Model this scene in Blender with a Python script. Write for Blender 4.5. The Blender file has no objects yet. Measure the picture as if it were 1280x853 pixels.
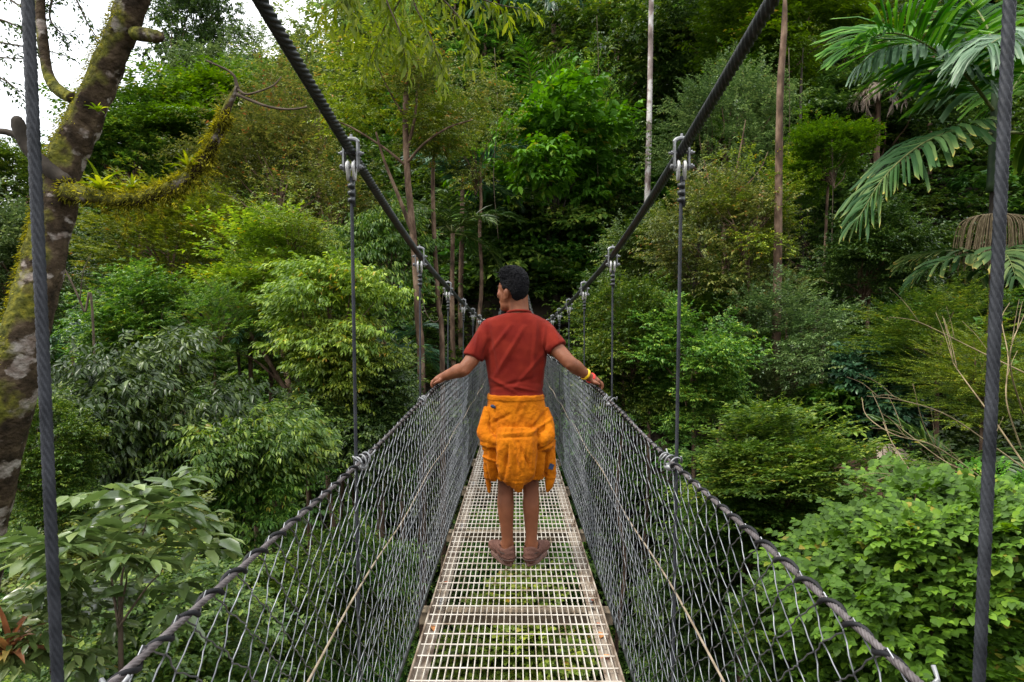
import bpy, math, random
import numpy as np
from mathutils import Vector, Matrix, noise as mnoise
random.seed(7)
rng = np.random.default_rng(11)
SC = bpy.context.scene
COL = SC.collection
PI = math.pi

# ------------------------------------------------------------------ camera
CAM_Z = 1.43
F = 760.0
cam_d = bpy.data.cameras.new('camera')
cam = bpy.data.objects.new('camera', cam_d)
COL.objects.link(cam)
cam_d.sensor_width = 36.0
cam_d.lens = 36.0 * F / 1280.0
cam_d.clip_start = 0.05
cam_d.clip_end = 2000.0
cam.location = (0, 0, CAM_Z)
cam.rotation_euler = (math.radians(90 - 2.19), 0, math.radians(0.38))
SC.camera = cam
CM = cam.rotation_euler.to_matrix()

def at(px, py, D):
    """World point seen at photo pixel (px, py) at depth D metres along the bridge."""
    v = CM @ Vector(((px - 640) / F, (426.5 - py) / F, -1.0))
    k = D / v.y
    return Vector((v.x * k, D, CAM_Z + v.z * k))

# ------------------------------------------------------------------ tags
def tag(o, label=None, cat=None, group=None, kind=None):
    if label: o['label'] = label
    if cat: o['category'] = cat
    if group: o['group'] = group
    if kind: o['kind'] = kind
    return o

def empty(name, loc, parent=None):
    o = bpy.data.objects.new(name, None)
    o.empty_display_size = 0.1
    COL.objects.link(o)
    o.location = loc
    return o

def link(name, me, mat=None, parent=None, loc=None):
    o = bpy.data.objects.new(name, me)
    COL.objects.link(o)
    if mat is not None and len(me.materials) == 0:
        me.materials.append(mat)
    if parent is not None:
        o.parent = parent
        if loc is None:                      # mesh built in world space
            o.location = tuple(-c for c in parent.location)
        else:
            o.location = loc
    elif loc is not None:
        o.location = loc
    return o

# ------------------------------------------------------------------ mesh building
class MB:
    def __init__(self):
        self.v = []; self.f = []
    def add(self, vs, fs):
        b = len(self.v)
        self.v.extend([tuple(p) for p in vs])
        self.f.extend([tuple(i + b for i in f) for f in fs])
    def box(self, c, s, rot=None):
        hx, hy, hz = s[0] / 2, s[1] / 2, s[2] / 2
        vs = [Vector((x, y, z)) for x in (-hx, hx) for y in (-hy, hy) for z in (-hz, hz)]
        if rot is not None: vs = [rot @ p for p in vs]
        c = Vector(c)
        self.add([p + c for p in vs], [(0, 1, 3, 2), (4, 6, 7, 5), (0, 4, 5, 1), (2, 3, 7, 6), (0, 2, 6, 4), (1, 5, 7, 3)])
    def tube(self, pts, rad, n=6, cap=True, lobes=0, amp=0.0, twist=0.0, rough=0.0):
        pts = [Vector(p) for p in pts]
        m = len(pts)
        if not hasattr(rad, '__len__'): rad = [rad] * m
        up = Vector((0.13, 0.21, 0.97))
        vs = []; fs = []
        s = 0.0
        prevu = None
        for i, p in enumerate(pts):
            t = (pts[min(i + 1, m - 1)] - pts[max(i - 1, 0)])
            if t.length < 1e-9: t = Vector((0, 0, 1))
            t.normalize()
            if prevu is None:
                u = t.cross(up)
                if u.length < 0.05: u = t.cross(Vector((1, 0, 0)))
            else:
                u = prevu - t * prevu.dot(t)
            u.normalize(); prevu = u
            w = t.cross(u)
            if i: s += (p - pts[i - 1]).length
            for k in range(n):
                a = 2 * PI * k / n
                r = rad[i]
                if lobes: r *= 1 + amp * (1.6 * abs(math.cos(.5 * (lobes * a - 2 * PI * lobes * s * twist))) - 1)
                if rough: r *= 1 + rough * mnoise.noise(p * 3.1 / max(rad[i] * 8, .05) + u * math.cos(a) * 1.3 + w * math.sin(a) * 1.3)
                vs.append(p + (u * math.cos(a) + w * math.sin(a)) * r)
        for i in range(m - 1):
            for k in range(n):
                k2 = (k + 1) % n
                fs.append((i * n + k, i * n + k2, (i + 1) * n + k2, (i + 1) * n + k))
        if cap:
            fs.append(tuple(reversed(range(n))))
            fs.append(tuple((m - 1) * n + k for k in range(n)))
        self.add(vs, fs)
    def ellipsoid(self, c, r, rot=None, nu=16, nv=10):
        vs = []; fs = []
        c = Vector(c)
        vs.append(Vector((0, 0, -r[2])))
        for j in range(1, nv):
            ph = -PI / 2 + PI * j / nv
            for i in range(nu):
                th = 2 * PI * i / nu
                vs.append(Vector((r[0] * math.cos(ph) * math.cos(th), r[1] * math.cos(ph) * math.sin(th), r[2] * math.sin(ph))))
        vs.append(Vector((0, 0, r[2])))
        if rot is not None: vs = [rot @ p for p in vs]
        vs = [p + c for p in vs]
        for i in range(nu):
            fs.append((0, 1 + (i + 1) % nu, 1 + i))
        for j in range(nv - 2):
            for i in range(nu):
                a = 1 + j * nu
                fs.append((a + i, a + (i + 1) % nu, a + nu + (i + 1) % nu, a + nu + i))
        a = 1 + (nv - 2) * nu
        for i in range(nu):
            fs.append((a + i, a + (i + 1) % nu, len(vs) - 1))
        self.add(vs, fs)
    def rings(self, rings, n=28):
        """rings of (cx, cy, z, rx, ry) lofted upwards or downwards, both ends capped"""
        vs = []; fs = []
        for (cx, cy, z, rx, ry) in rings:
            for k in range(n):
                a = 2 * PI * k / n
                ca, sa = math.cos(a), math.sin(a)
                e = 0.85
                vs.append((cx + rx * math.copysign(abs(ca) ** e, ca), cy + ry * math.copysign(abs(sa) ** e, sa), z))
        m = len(rings)
        for i in range(m - 1):
            for k in range(n):
                k2 = (k + 1) % n
                fs.append((i * n + k, i * n + k2, (i + 1) * n + k2, (i + 1) * n + k))
        fs.append(tuple(reversed(range(n)))); fs.append(tuple((m - 1) * n + k for k in range(n)))
        self.add(vs, fs)
    def mesh(self, name, smooth=True):
        me = bpy.data.meshes.new(name)
        me.from_pydata(self.v, [], self.f)
        if smooth: me.shade_smooth()
        me.update()
        return me
    def build(self, name, mat, parent=None, smooth=True, loc=None):
        return link(name, self.mesh(name, smooth), mat, parent, loc)

def fast_mesh(name, V, polys_sizes, loops, tint=None, smooth=False):
    me = bpy.data.meshes.new(name)
    nv = len(V)
    me.vertices.add(nv)
    me.vertices.foreach_set('co', np.ascontiguousarray(V, dtype=np.float32).ravel())
    me.loops.add(len(loops))
    me.loops.foreach_set('vertex_index', np.ascontiguousarray(loops, dtype=np.int32))
    st = np.concatenate(([0], np.cumsum(polys_sizes)[:-1])).astype(np.int32)
    me.polygons.add(len(polys_sizes))
    me.polygons.foreach_set('loop_start', st)
    if smooth:
        me.polygons.foreach_set('use_smooth', np.ones(len(polys_sizes), dtype=bool))
    if tint is not None:
        a = me.attributes.new('tint', 'FLOAT', 'POINT')
        a.data.foreach_set('value', np.ascontiguousarray(tint, dtype=np.float32))
    me.update(calc_edges=True)
    return me

def smoothpath(pts, sub=6):
    """Catmull-Rom through points (any dimension)."""
    P = [np.array(p, float) for p in pts]
    P = [2 * P[0] - P[1]] + P + [2 * P[-1] - P[-2]]
    out = []
    for i in range(1, len(P) - 2):
        p0, p1, p2, p3 = P[i - 1], P[i], P[i + 1], P[i + 2]
        for k in range(sub):
            t = k / sub
            out.append(0.5 * ((2 * p1) + (-p0 + p2) * t + (2 * p0 - 5 * p1 + 4 * p2 - p3) * t * t + (-p0 + 3 * p1 - 3 * p2 + p3) * t ** 3))
    out.append(P[-2])
    return out

def remesh(mb, name, voxel, it=4, fac=0.5):
    me = mb.mesh('tmp_' + name)
    o = bpy.data.objects.new('tmp', me)
    COL.objects.link(o)
    m = o.modifiers.new('r', 'REMESH'); m.mode = 'VOXEL'; m.voxel_size = voxel
    if it:
        s = o.modifiers.new('s', 'SMOOTH'); s.factor = fac; s.iterations = it
    dg = bpy.context.evaluated_depsgraph_get()
    out = bpy.data.meshes.new_from_object(o.evaluated_get(dg))
    bpy.data.objects.remove(o); bpy.data.meshes.remove(me)
    out.name = name
    out.shade_smooth()
    return out

def displace(me, fn):
    n = len(me.vertices)
    co = np.empty(n * 3, np.float32); me.vertices.foreach_get('co', co); co = co.reshape(-1, 3)
    no = np.empty(n * 3, np.float32); me.vertices.foreach_get('normal', no); no = no.reshape(-1, 3)
    d = np.array([fn(Vector(c), Vector(k)) for c, k in zip(co.tolist(), no.tolist())], np.float32)
    co = co + no * d[:, None]
    me.vertices.foreach_set('co', co.ravel()); me.update()

# ------------------------------------------------------------------ leaves
# template: (verts (x width, y along, z up), faces)
T4 = (np.array([(0, 0, 0), (-.5, .42, .10), (0, 1, -.12), (.5, .42, .10)], float), [(0, 3, 2), (0, 2, 1)])
T8 = (np.array([(0, 0, 0), (-.42, .26, .05), (-.40, .66, .0), (0, 1, -.22), (.40, .66, .0), (.42, .26, .05), (0, .33, -.03), (0, .68, -.08)], float),
      [(0, 6, 1), (1, 6, 7, 2), (2, 7, 3), (0, 5, 6), (5, 4, 7, 6), (4, 3, 7)])
TH = (np.array([(0, .0, 0), (-.36, -.06, .04), (-.52, .28, .07), (-.30, .70, .02), (0, 1, -.16), (.30, .70, .02), (.52, .28, .07), (.36, -.06, .04), (0, .35, -.02), (0, .7, -.06)], float),
      [(0, 8, 2, 1), (2, 8, 9, 3), (3, 9, 4), (0, 7, 6, 8), (6, 5, 9, 8), (5, 4, 9)])

def norm(a):
    return a / np.maximum(np.linalg.norm(a, axis=-1, keepdims=True), 1e-9)

def leaf_arrays(pos, d, nrm, L, W, tint, T):
    pos = np.asarray(pos, float); d = norm(np.asarray(d, float))
    x = norm(np.cross(d, nrm)); n = np.cross(x, d)
    tv, tf = T
    V = (pos[:, None, :] + (tv[None, :, 0, None] * W[:, None, None]) * x[:, None, :]
         + (tv[None, :, 1, None] * L[:, None, None]) * d[:, None, :]
         + (tv[None, :, 2, None] * L[:, None, None]) * n[:, None, :])
    N, K = len(pos), len(tv)
    return V.reshape(-1, 3), N, K, np.repeat(tint, K), tf

def leaves_mesh(name, pos, d, nrm, L, W, tint, T=T4):
    V, N, K, tn, tf = leaf_arrays(pos, d, nrm, L, W, tint, T)
    flat = np.concatenate([np.array(f) for f in tf])
    loops = (np.arange(N)[:, None] * K + flat[None, :]).ravel()
    sizes = np.tile(np.array([len(f) for f in tf]), N)
    return fast_mesh(name, V, sizes, loops, tn)

def sprays(r, tp, td, L, W, per=7, tw=0.35, splay=0.9, droop=0.35, flat=1.0, jit=0.35, tint=None, lenvar=.3, tip=True):
    """leaves along twigs. tp twig bases, td twig directions -> arrays for leaves_mesh"""
    n = len(tp)
    td = norm(td)
    up = np.array([0, 0, 1.0])
    side = norm(np.cross(td, up) + r.normal(0, .05, (n, 3)))
    tn = np.cross(side, td)
    ts = np.linspace(.15, 1, per)
    P = []; Dd = []; N = []; LL = []; WW = []; TT = []
    base_t = r.random(n) if tint is None else tint
    twl = tw * (.7 + .6 * r.random(n))
    for k, t in enumerate(ts):
        sgn = 1 if k % 2 else -1
        last = (k == per - 1) and tip
        p = tp + td * (t * twl)[:, None] - up * (droop * .35 * t * t * twl)[:, None]
        if last:
            dd = td - up * droop
        else:
            dd = td * (1 - splay * .5) + side * sgn * splay - up * droop
        dd = dd + r.normal(0, jit * .6, (n, 3))
        nn = tn * flat + up * .6 + side * sgn * .25 + r.normal(0, jit, (n, 3))
        l = L * (1 - lenvar + 2 * lenvar * r.random(n)) * (0.75 + .35 * math.sin(PI * min(t, .9)))
        P.append(p); Dd.append(dd); N.append(nn); LL.append(l); WW.append(l * W / L * (.85 + .3 * r.random(n)))
        TT.append(np.clip(base_t * .55 + .62 * r.random(n) ** 1.3 - .06, 0, 1))
    return [np.concatenate(a) for a in (P, Dd, N, LL, WW, TT)]
# ------------------------------------------------------------------ materials
def new_mat(name):
    m = bpy.data.materials.new(name); m.use_nodes = True
    nt = m.node_tree
    b = nt.nodes['Principled BSDF']
    return m, nt, b

def N(nt, t, **kw):
    n = nt.nodes.new(t)
    for k, v in kw.items(): setattr(n, k, v)
    return n

def ramp(nt, stops):
    r = N(nt, 'ShaderNodeValToRGB')
    e = r.color_ramp.elements
    e[0].position, e[0].color = stops[0][0], (*stops[0][1], 1)
    e[1].position, e[1].color = stops[-1][0], (*stops[-1][1], 1)
    for p, c in stops[1:-1]:
        x = e.new(p); x.color = (*c, 1)
    return r

def leaf_mat(name, dark, mid, light, accent=None, boost=1.5, acc=.985, gloss=.42, spec=.32, transl=.28, hue=.016, val=.30, patch=None):
    dark, mid, light = [tuple(x * k for x in c) for c, k in ((dark, boost), (mid, boost), (light, boost * 1.12))]
    m, nt, b = new_mat(name)
    L = nt.links
    at_ = N(nt, 'ShaderNodeAttribute', attribute_name='tint')
    st = [(0, dark), (.55, mid), (.93, light)]
    if accent: st.append((acc, accent))
    rp = ramp(nt, st if len(st) > 2 else st)
    L.new(at_.outputs['Fac'], rp.inputs[0])
    col = rp.outputs[0]
    hs = N(nt, 'ShaderNodeHueSaturation')
    oi = N(nt, 'ShaderNodeObjectInfo')
    mr = N(nt, 'ShaderNodeMapRange'); mr.inputs[3].default_value = .5 - hue; mr.inputs[4].default_value = .5 + hue
    mv = N(nt, 'ShaderNodeMapRange'); mv.inputs[3].default_value = 1 - val; mv.inputs[4].default_value = 1 + val
    src = oi.outputs['Random']
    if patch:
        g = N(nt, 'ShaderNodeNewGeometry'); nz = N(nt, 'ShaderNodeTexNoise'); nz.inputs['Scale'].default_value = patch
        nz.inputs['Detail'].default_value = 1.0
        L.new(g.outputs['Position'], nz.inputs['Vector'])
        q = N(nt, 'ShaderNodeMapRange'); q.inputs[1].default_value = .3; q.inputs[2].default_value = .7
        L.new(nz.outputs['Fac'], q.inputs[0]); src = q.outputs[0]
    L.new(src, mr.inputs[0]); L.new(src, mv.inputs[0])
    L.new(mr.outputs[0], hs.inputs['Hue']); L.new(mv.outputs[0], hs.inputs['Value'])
    L.new(col, hs.inputs['Color'])
    L.new(hs.outputs[0], b.inputs['Base Color'])
    b.inputs['Roughness'].default_value = gloss
    b.inputs['Specular IOR Level'].default_value = spec
    tr = N(nt, 'ShaderNodeBsdfTranslucent')
    bright = N(nt, 'ShaderNodeHueSaturation'); bright.inputs['Value'].default_value = 1.5; bright.inputs['Hue'].default_value = .497; bright.inputs['Saturation'].default_value = 1.1
    L.new(hs.outputs[0], bright.inputs['Color']); L.new(bright.outputs[0], tr.inputs[0])
    mx = N(nt, 'ShaderNodeMixShader'); mx.inputs[0].default_value = transl
    L.new(b.outputs[0], mx.inputs[1]); L.new(tr.outputs[0], mx.inputs[2])
    L.new(mx.outputs[0], nt.nodes['Material Output'].inputs[0])
    return m

def noise_mat(name, stops, scale=8, detail=6, rough=.7, spec=.3, metal=0, bump=.0, bscale=None, stretch=None, coord='Object', contrast=(.3, .7)):
    m, nt, b = new_mat(name)
    L = nt.links
    tc = N(nt, 'ShaderNodeTexCoord')
    vec = tc.outputs[coord]
    if stretch:
        mp = N(nt, 'ShaderNodeMapping'); mp.inputs['Scale'].default_value = stretch
        L.new(vec, mp.inputs[0]); vec = mp.outputs[0]
    nz = N(nt, 'ShaderNodeTexNoise'); nz.inputs['Scale'].default_value = scale; nz.inputs['Detail'].default_value = detail
    L.new(vec, nz.inputs['Vector'])
    q = N(nt, 'ShaderNodeMapRange'); q.inputs[1].default_value = contrast[0]; q.inputs[2].default_value = contrast[1]
    L.new(nz.outputs['Fac'], q.inputs[0])
    rp = ramp(nt, stops)
    L.new(q.outputs[0], rp.inputs[0]); L.new(rp.outputs[0], b.inputs['Base Color'])
    b.inputs['Roughness'].default_value = rough; b.inputs['Specular IOR Level'].default_value = spec; b.inputs['Metallic'].default_value = metal
    if bump:
        n2 = N(nt, 'ShaderNodeTexNoise'); n2.inputs['Scale'].default_value = bscale or scale * 4; n2.inputs['Detail'].default_value = 6
        L.new(vec, n2.inputs['Vector'])
        bp = N(nt, 'ShaderNodeBump'); bp.inputs['Strength'].default_value = bump; bp.inputs['Distance'].default_value = .02
        L.new(n2.outputs['Fac'], bp.inputs['Height']); L.new(bp.outputs[0], b.inputs['Normal'])
    return m

M = {}
M['cable'] = noise_mat('black_cable', [(0, (.012, .014, .014)), (1, (.036, .040, .040))], 30, rough=.42, spec=.4)
M['cable_grey'] = noise_mat('weathered_cable', [(0, (.06, .058, .056)), (1, (.14, .135, .13))], 30, rough=.5, spec=.5)
M['hanger'] = noise_mat('hanger_cable', [(0, (.016, .018, .022)), (1, (.045, .048, .056))], 25, rough=.5, spec=.3)
M['galv'] = noise_mat('galvanised_steel', [(0, (.11, .112, .115)), (1, (.27, .275, .28))], 40, rough=.45, metal=.35, spec=.5)
M['thimble'] = noise_mat('pale_thimble', [(0, (.5, .5, .48)), (1, (.7, .7, .68))], 40, rough=.5)
M['wire'] = noise_mat('net_wire', [(0, (.09, .094, .10)), (1, (.25, .26, .275))], 14, rough=.38, metal=.8, spec=.5)
M['lacing'] = noise_mat('black_lacing', [(0, (.006, .006, .007)), (1, (.016, .016, .018))], 40, rough=.6, spec=.2)
M['rail'] = noise_mat('rail_cable', [(0, (.06, .05, .05)), (1, (.16, .14, .14))], 60, rough=.5, metal=.3)
M['tan_rope'] = noise_mat('tan_rope', [(0, (.15, .115, .075)), (1, (.32, .26, .19))], 20, rough=.8)
M['deck'] = noise_mat('deck_steel', [(0, (.15, .095, .05)), (.38, (.40, .355, .295)), (1, (.56, .525, .465))], 11, rough=.55, spec=.4, metal=.0)
M['deck_frame'] = noise_mat('deck_frame', [(0, (.05, .03, .018)), (.4, (.17, .125, .09)), (1, (.38, .33, .27))], 9, rough=.65)
M['beam'] = noise_mat('beam_paint', [(0, (.08, .06, .04)), (1, (.24, .19, .13))], 9, rough=.6)
M['bolt'] = noise_mat('bolt_steel', [(0, (.2, .2, .2)), (1, (.4, .4, .4))], 40, rough=.4, metal=.6)
M['soil'] = noise_mat('soil', [(0, (.012, .009, .006)), (.6, (.03, .022, .014)), (1, (.05, .04, .02))], 1.2, rough=.95, bump=.6, coord='Object')
M['bark_brown'] = noise_mat('bark_brown', [(0, (.03, .018, .011)), (.5, (.10, .060, .038)), (1, (.22, .15, .10))], 7, rough=.9, bump=.5, stretch=(1, 1, .35))
M['bark_pale'] = noise_mat('bark_pale', [(0, (.10, .075, .065)), (.45, (.28, .22, .20)), (.6, (.5, .46, .44)), (1, (.62, .6, .58))], 3, rough=.85, bump=.3, stretch=(1, 1, .6))
M['bark_dark'] = noise_mat('bark_dark', [(0, (.02, .016, .012)), (1, (.075, .06, .045))], 6, rough=.9, bump=.5, stretch=(1, 1, .4))
M['twig'] = noise_mat('twig', [(0, (.04, .028, .018)), (1, (.12, .09, .06))], 10, rough=.85)
M['vine'] = noise_mat('dry_vine', [(0, (.10, .07, .035)), (1, (.30, .23, .13))], 8, rough=.8)

# leaning tree: bark with white lichen and green moss
def mossy():
    m, nt, b = new_mat('mossy_bark'); L = nt.links
    tc = N(nt, 'ShaderNodeTexCoord'); g = N(nt, 'ShaderNodeNewGeometry')
    def nz(scale, det, st=None):
        n = N(nt, 'ShaderNodeTexNoise'); n.inputs['Scale'].default_value = scale; n.inputs['Detail'].default_value = det
        v = tc.outputs['Object']
        if st:
            mp = N(nt, 'ShaderNodeMapping'); mp.inputs['Scale'].default_value = st; L.new(v, mp.inputs[0]); v = mp.outputs[0]
        L.new(v, n.inputs['Vector']); return n.outputs['Fac']
    def rng_(f, a, c):
        q = N(nt, 'ShaderNodeMapRange'); q.inputs[1].default_value = a; q.inputs[2].default_value = c; L.new(f, q.inputs[0]); return q.outputs[0]
    bark = ramp(nt, [(0, (.014, .010, .006)), (.6, (.052, .036, .022)), (1, (.11, .08, .05))]); L.new(rng_(nz(9, 8), .3, .7), bark.inputs[0])
    lich = rng_(nz(5.0, 8, (1, 1, 1.3)), .555, .60)
    mixl = N(nt, 'ShaderNodeMix', data_type='RGBA'); L.new(lich, mixl.inputs[0]); L.new(bark.outputs[0], mixl.inputs[6])
    lc = ramp(nt, [(0, (.15, .115, .095)), (1, (.30, .27, .24))]); L.new(rng_(nz(14, 4), .35, .65), lc.inputs[0]); L.new(lc.outputs[0], mixl.inputs[7])
    # moss: on the side that faces left and on patches
    dot = N(nt, 'ShaderNodeVectorMath', operation='DOT_PRODUCT'); dot.inputs[1].default_value = (-.8, -.1, .45)
    L.new(g.outputs['Normal'], dot.inputs[0])
    add = N(nt, 'ShaderNodeMath', operation='MULTIPLY_ADD'); add.inputs[1].default_value = .22
    L.new(dot.outputs['Value'], add.inputs[0]); L.new(nz(4.5, 8), add.inputs[2])
    ms = rng_(add.outputs[0], .46, .58)
    mc = ramp(nt, [(0, (.03, .035, .006)), (.6, (.10, .10, .015)), (1, (.19, .17, .02))]); L.new(rng_(nz(22, 5), .3, .7), mc.inputs[0])
    mx = N(nt, 'ShaderNodeMix', data_type='RGBA'); L.new(ms, mx.inputs[0]); L.new(mixl.outputs[2], mx.inputs[6]); L.new(mc.outputs[0], mx.inputs[7])
    L.new(mx.outputs[2], b.inputs['Base Color']); b.inputs['Roughness'].default_value = .95; b.inputs['Specular IOR Level'].default_value = .15
    bp = N(nt, 'ShaderNodeBump'); bp.inputs['Strength'].default_value = .9; bp.inputs['Distance'].default_value = .03
    L.new(nz(26, 8), bp.inputs['Height']); L.new(bp.outputs[0], b.inputs['Normal'])
    return m
M['mossy'] = mossy()
M['moss'] = leaf_mat('moss', (.035, .035, .005), (.13, .125, .012), (.28, .25, .02), boost=1.6, gloss=.9, spec=.1, transl=.35, hue=0, val=0)

# foliage palettes
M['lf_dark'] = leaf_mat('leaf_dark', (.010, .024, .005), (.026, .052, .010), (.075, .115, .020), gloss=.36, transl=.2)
M['lf_mid'] = leaf_mat('leaf_mid', (.015, .042, .006), (.050, .100, .014), (.150, .205, .028), (.2, .17, .02))
M['lf_yel'] = leaf_mat('leaf_yellow_green', (.030, .052, .006), (.090, .130, .014), (.19, .215, .025), (.34, .20, .02), acc=.965, gloss=.42)
M['lf_brown'] = leaf_mat('leaf_bronze', (.028, .044, .009), (.072, .092, .019), (.17, .165, .036), (.34, .16, .05), acc=.955, gloss=.42)
M['lf_bright'] = leaf_mat('leaf_bright', boost=1.2, dark=(.030, .070, .008), mid=(.060, .135, .012), light=(.115, .215, .016), accent=(.3, .26, .04), gloss=.5, spec=.22)
M['lf_grey'] = leaf_mat('leaf_grey_green', (.018, .034, .010), (.048, .075, .022), (.12, .155, .05), (.18, .18, .06), gloss=.35, spec=.5)
M['lf_blue'] = leaf_mat('leaf_blue_green', (.012, .038, .018), (.028, .078, .036), (.07, .14, .06), boost=1.25, gloss=.33, spec=.5, transl=.15)
M['lf_lime'] = leaf_mat('leaf_lime', (.05, .085, .008), (.10, .15, .014), (.17, .21, .025), boost=2.0, gloss=.45, transl=.6)
M['lf_big'] = leaf_mat('leaf_big', (.030, .058, .014), (.075, .12, .034), (.16, .21, .07), (.24, .24, .03), gloss=.3, spec=.7)
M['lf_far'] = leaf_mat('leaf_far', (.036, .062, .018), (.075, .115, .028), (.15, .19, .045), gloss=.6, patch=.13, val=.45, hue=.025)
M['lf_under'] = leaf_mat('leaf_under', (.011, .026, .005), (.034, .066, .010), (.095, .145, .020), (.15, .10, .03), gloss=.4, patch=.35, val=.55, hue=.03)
M['palm_green'] = leaf_mat('palm_green', (.013, .045, .004), (.034, .088, .008), (.085, .155, .022), boost=1.45, gloss=.5, spec=.12, transl=.25, val=.1)
M['palm_pale'] = leaf_mat('palm_pale', (.030, .070, .034), (.060, .12, .062), (.12, .19, .11), spec=.4, gloss=.4, transl=.2, val=.1)
M['palm_olive'] = leaf_mat('palm_olive', (.012, .034, .009), (.032, .066, .018), (.085, .115, .036), (.34, .27, .07), gloss=.55, spec=.15, transl=.2, val=.1)
M['palm_dry'] = leaf_mat('palm_dry', (.10, .075, .06), (.19, .15, .12), (.30, .25, .2), gloss=.8, transl=.2, val=.1)
M['brom'] = leaf_mat('bromeliad_leaf', (.06, .10, .01), (.14, .19, .015), (.26, .28, .03), gloss=.35, transl=.4)
M['brom_red'] = leaf_mat('bromeliad_red', (.10, .06, .03), (.20, .09, .04), (.24, .20, .05), gloss=.35, transl=.3)
M['dead_leaf'] = leaf_mat('dead_leaf', (.16, .06, .03), (.34, .13, .05), (.5, .2, .08), gloss=.7, transl=.2, val=.3)

# person
def cloth(name, c1, c2, scale, fine):
    m = noise_mat(name, [(0, c1), (1, c2)], scale, 4, rough=.85, spec=.2, bump=.35, bscale=fine)
    b = m.node_tree.nodes['Principled BSDF']
    for n_ in m.node_tree.nodes:
        if n_.type == 'BUMP' and fine < 100: n_.inputs['Strength'].default_value = .55; n_.inputs['Distance'].default_value = .03
    b.inputs['Sheen Weight'].default_value = .03; b.inputs['Specular IOR Level'].default_value = .08
    return m
M['shirt'] = cloth('red_cotton', (.125, .009, .006), (.185, .018, .009), 12, 500)
M['jacket'] = cloth('orange_cotton', (.35, .092, .002), (.46, .138, .003), 14, 24)
M['skin'] = noise_mat('skin', [(0, (.155, .054, .024)), (1, (.215, .078, .037))], 18, rough=.52, spec=.3, bump=.12, bscale=160)
M['skin'].node_tree.nodes['Principled BSDF'].inputs['Subsurface Weight'].default_value = .08
M['skin'].node_tree.nodes['Principled BSDF'].inputs['Subsurface Radius'].default_value = (.02, .008, .004)
M['hair'] = noise_mat('hair', [(0, (.003, .003, .004)), (1, (.008, .008, .010))], 60, rough=.55, spec=.10, bump=.9, bscale=220)
M['shoe'] = noise_mat('shoe_leather', [(0, (.075, .030, .020)), (1, (.13, .058, .040))], 30, rough=.75, bump=.4, bscale=200)
M['sole'] = noise_mat('shoe_sole', [(0, (.10, .055, .042)), (1, (.15, .085, .065))], 40, rough=.7)
M['shoe_in'] = noise_mat('shoe_lining', [(0, (.04, .025, .02)), (1, (.08, .05, .04))], 40, rough=.9)
M['band_y'] = noise_mat('yellow_band', [(0, (.75, .48, .01)), (1, (.85, .55, .02))], 20, rough=.5)
M['band_r'] = noise_mat('red_band', [(0, (.65, .03, .03)), (1, (.75, .05, .04))], 20, rough=.5)
M['tagm'] = noise_mat('navy_tag', [(0, (.012, .02, .05)), (1, (.03, .05, .10))], 60, rough=.7)
M['eye'] = noise_mat('eye_white', [(0, (.6, .58, .55)), (1, (.7, .68, .65))], 20, rough=.2)
M['iris'] = noise_mat('dark_iris', [(0, (.01, .008, .006)), (1, (.02, .012, .01))], 20, rough=.2)

# ------------------------------------------------------------------ world and sun
w = bpy.data.worlds.new('World'); SC.world = w; w.use_nodes = True
nt = w.node_tree; bg = nt.nodes['Background']
sky = nt.nodes.new('ShaderNodeTexSky'); sky.sky_type = 'NISHITA'; sky.sun_disc = False
SUN_EL, SUN_AZ = math.radians(57), math.radians(-112)        # azimuth from +Y towards +X
sky.sun_elevation = SUN_EL; sky.sun_rotation = SUN_AZ
tc = nt.nodes.new('ShaderNodeTexCoord')
cl = nt.nodes.new('ShaderNodeTexNoise'); cl.inputs['Scale'].default_value = 2.2; cl.inputs['Detail'].default_value = 5
nt.links.new(tc.outputs['Generated'], cl.inputs['Vector'])
cr = nt.nodes.new('ShaderNodeValToRGB')
cr.color_ramp.elements[0].position = .3; cr.color_ramp.elements[0].color = (8.6, 9.1, 9.9, 1)
cr.color_ramp.elements[1].position = .7; cr.color_ramp.elements[1].color = (12.5, 12.4, 12.1, 1)
nt.links.new(cl.outputs['Fac'], cr.inputs[0])
mx = nt.nodes.new('ShaderNodeMix'); mx.data_type = 'RGBA'; mx.inputs[0].default_value = .88
nt.links.new(sky.outputs[0], mx.inputs[6]); nt.links.new(cr.outputs[0], mx.inputs[7])
sx_ = nt.nodes.new('ShaderNodeSeparateXYZ'); nt.links.new(tc.outputs['Generated'], sx_.inputs[0])
zr_ = nt.nodes.new('ShaderNodeMapRange'); zr_.inputs[3].default_value = .72; zr_.inputs[4].default_value = 1.5
nt.links.new(sx_.outputs['Z'], zr_.inputs[0])                # an overcast sky is brightest overhead
ml_ = nt.nodes.new('ShaderNodeMix'); ml_.data_type = 'RGBA'; ml_.blend_type = 'MULTIPLY'; ml_.inputs[0].default_value = 1
nt.links.new(mx.outputs[2], ml_.inputs[6]); nt.links.new(zr_.outputs[0], ml_.inputs[7])
nt.links.new(ml_.outputs[2], bg.inputs[0]); bg.inputs[1].default_value = .085
sl = bpy.data.lights.new('sun', 'SUN'); sl.energy = 1.5; sl.angle = math.radians(11); sl.color = (1, .95, .86)
sun = bpy.data.objects.new('sun', sl); COL.objects.link(sun)
sd = Vector((math.sin(SUN_AZ) * math.cos(SUN_EL), math.cos(SUN_AZ) * math.cos(SUN_EL), math.sin(SUN_EL)))
sun.rotation_euler = sd.to_track_quat('Z', 'Y').to_euler()
sun.location = sd * 60
SC.view_settings.view_transform = 'Standard'; SC.view_settings.look = 'None'
SC.view_settings.exposure = 1.38; SC.view_settings.gamma = 1; SC.view_settings.use_curve_mapping = False
SC.render.engine = 'CYCLES'
cy = SC.cycles
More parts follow.
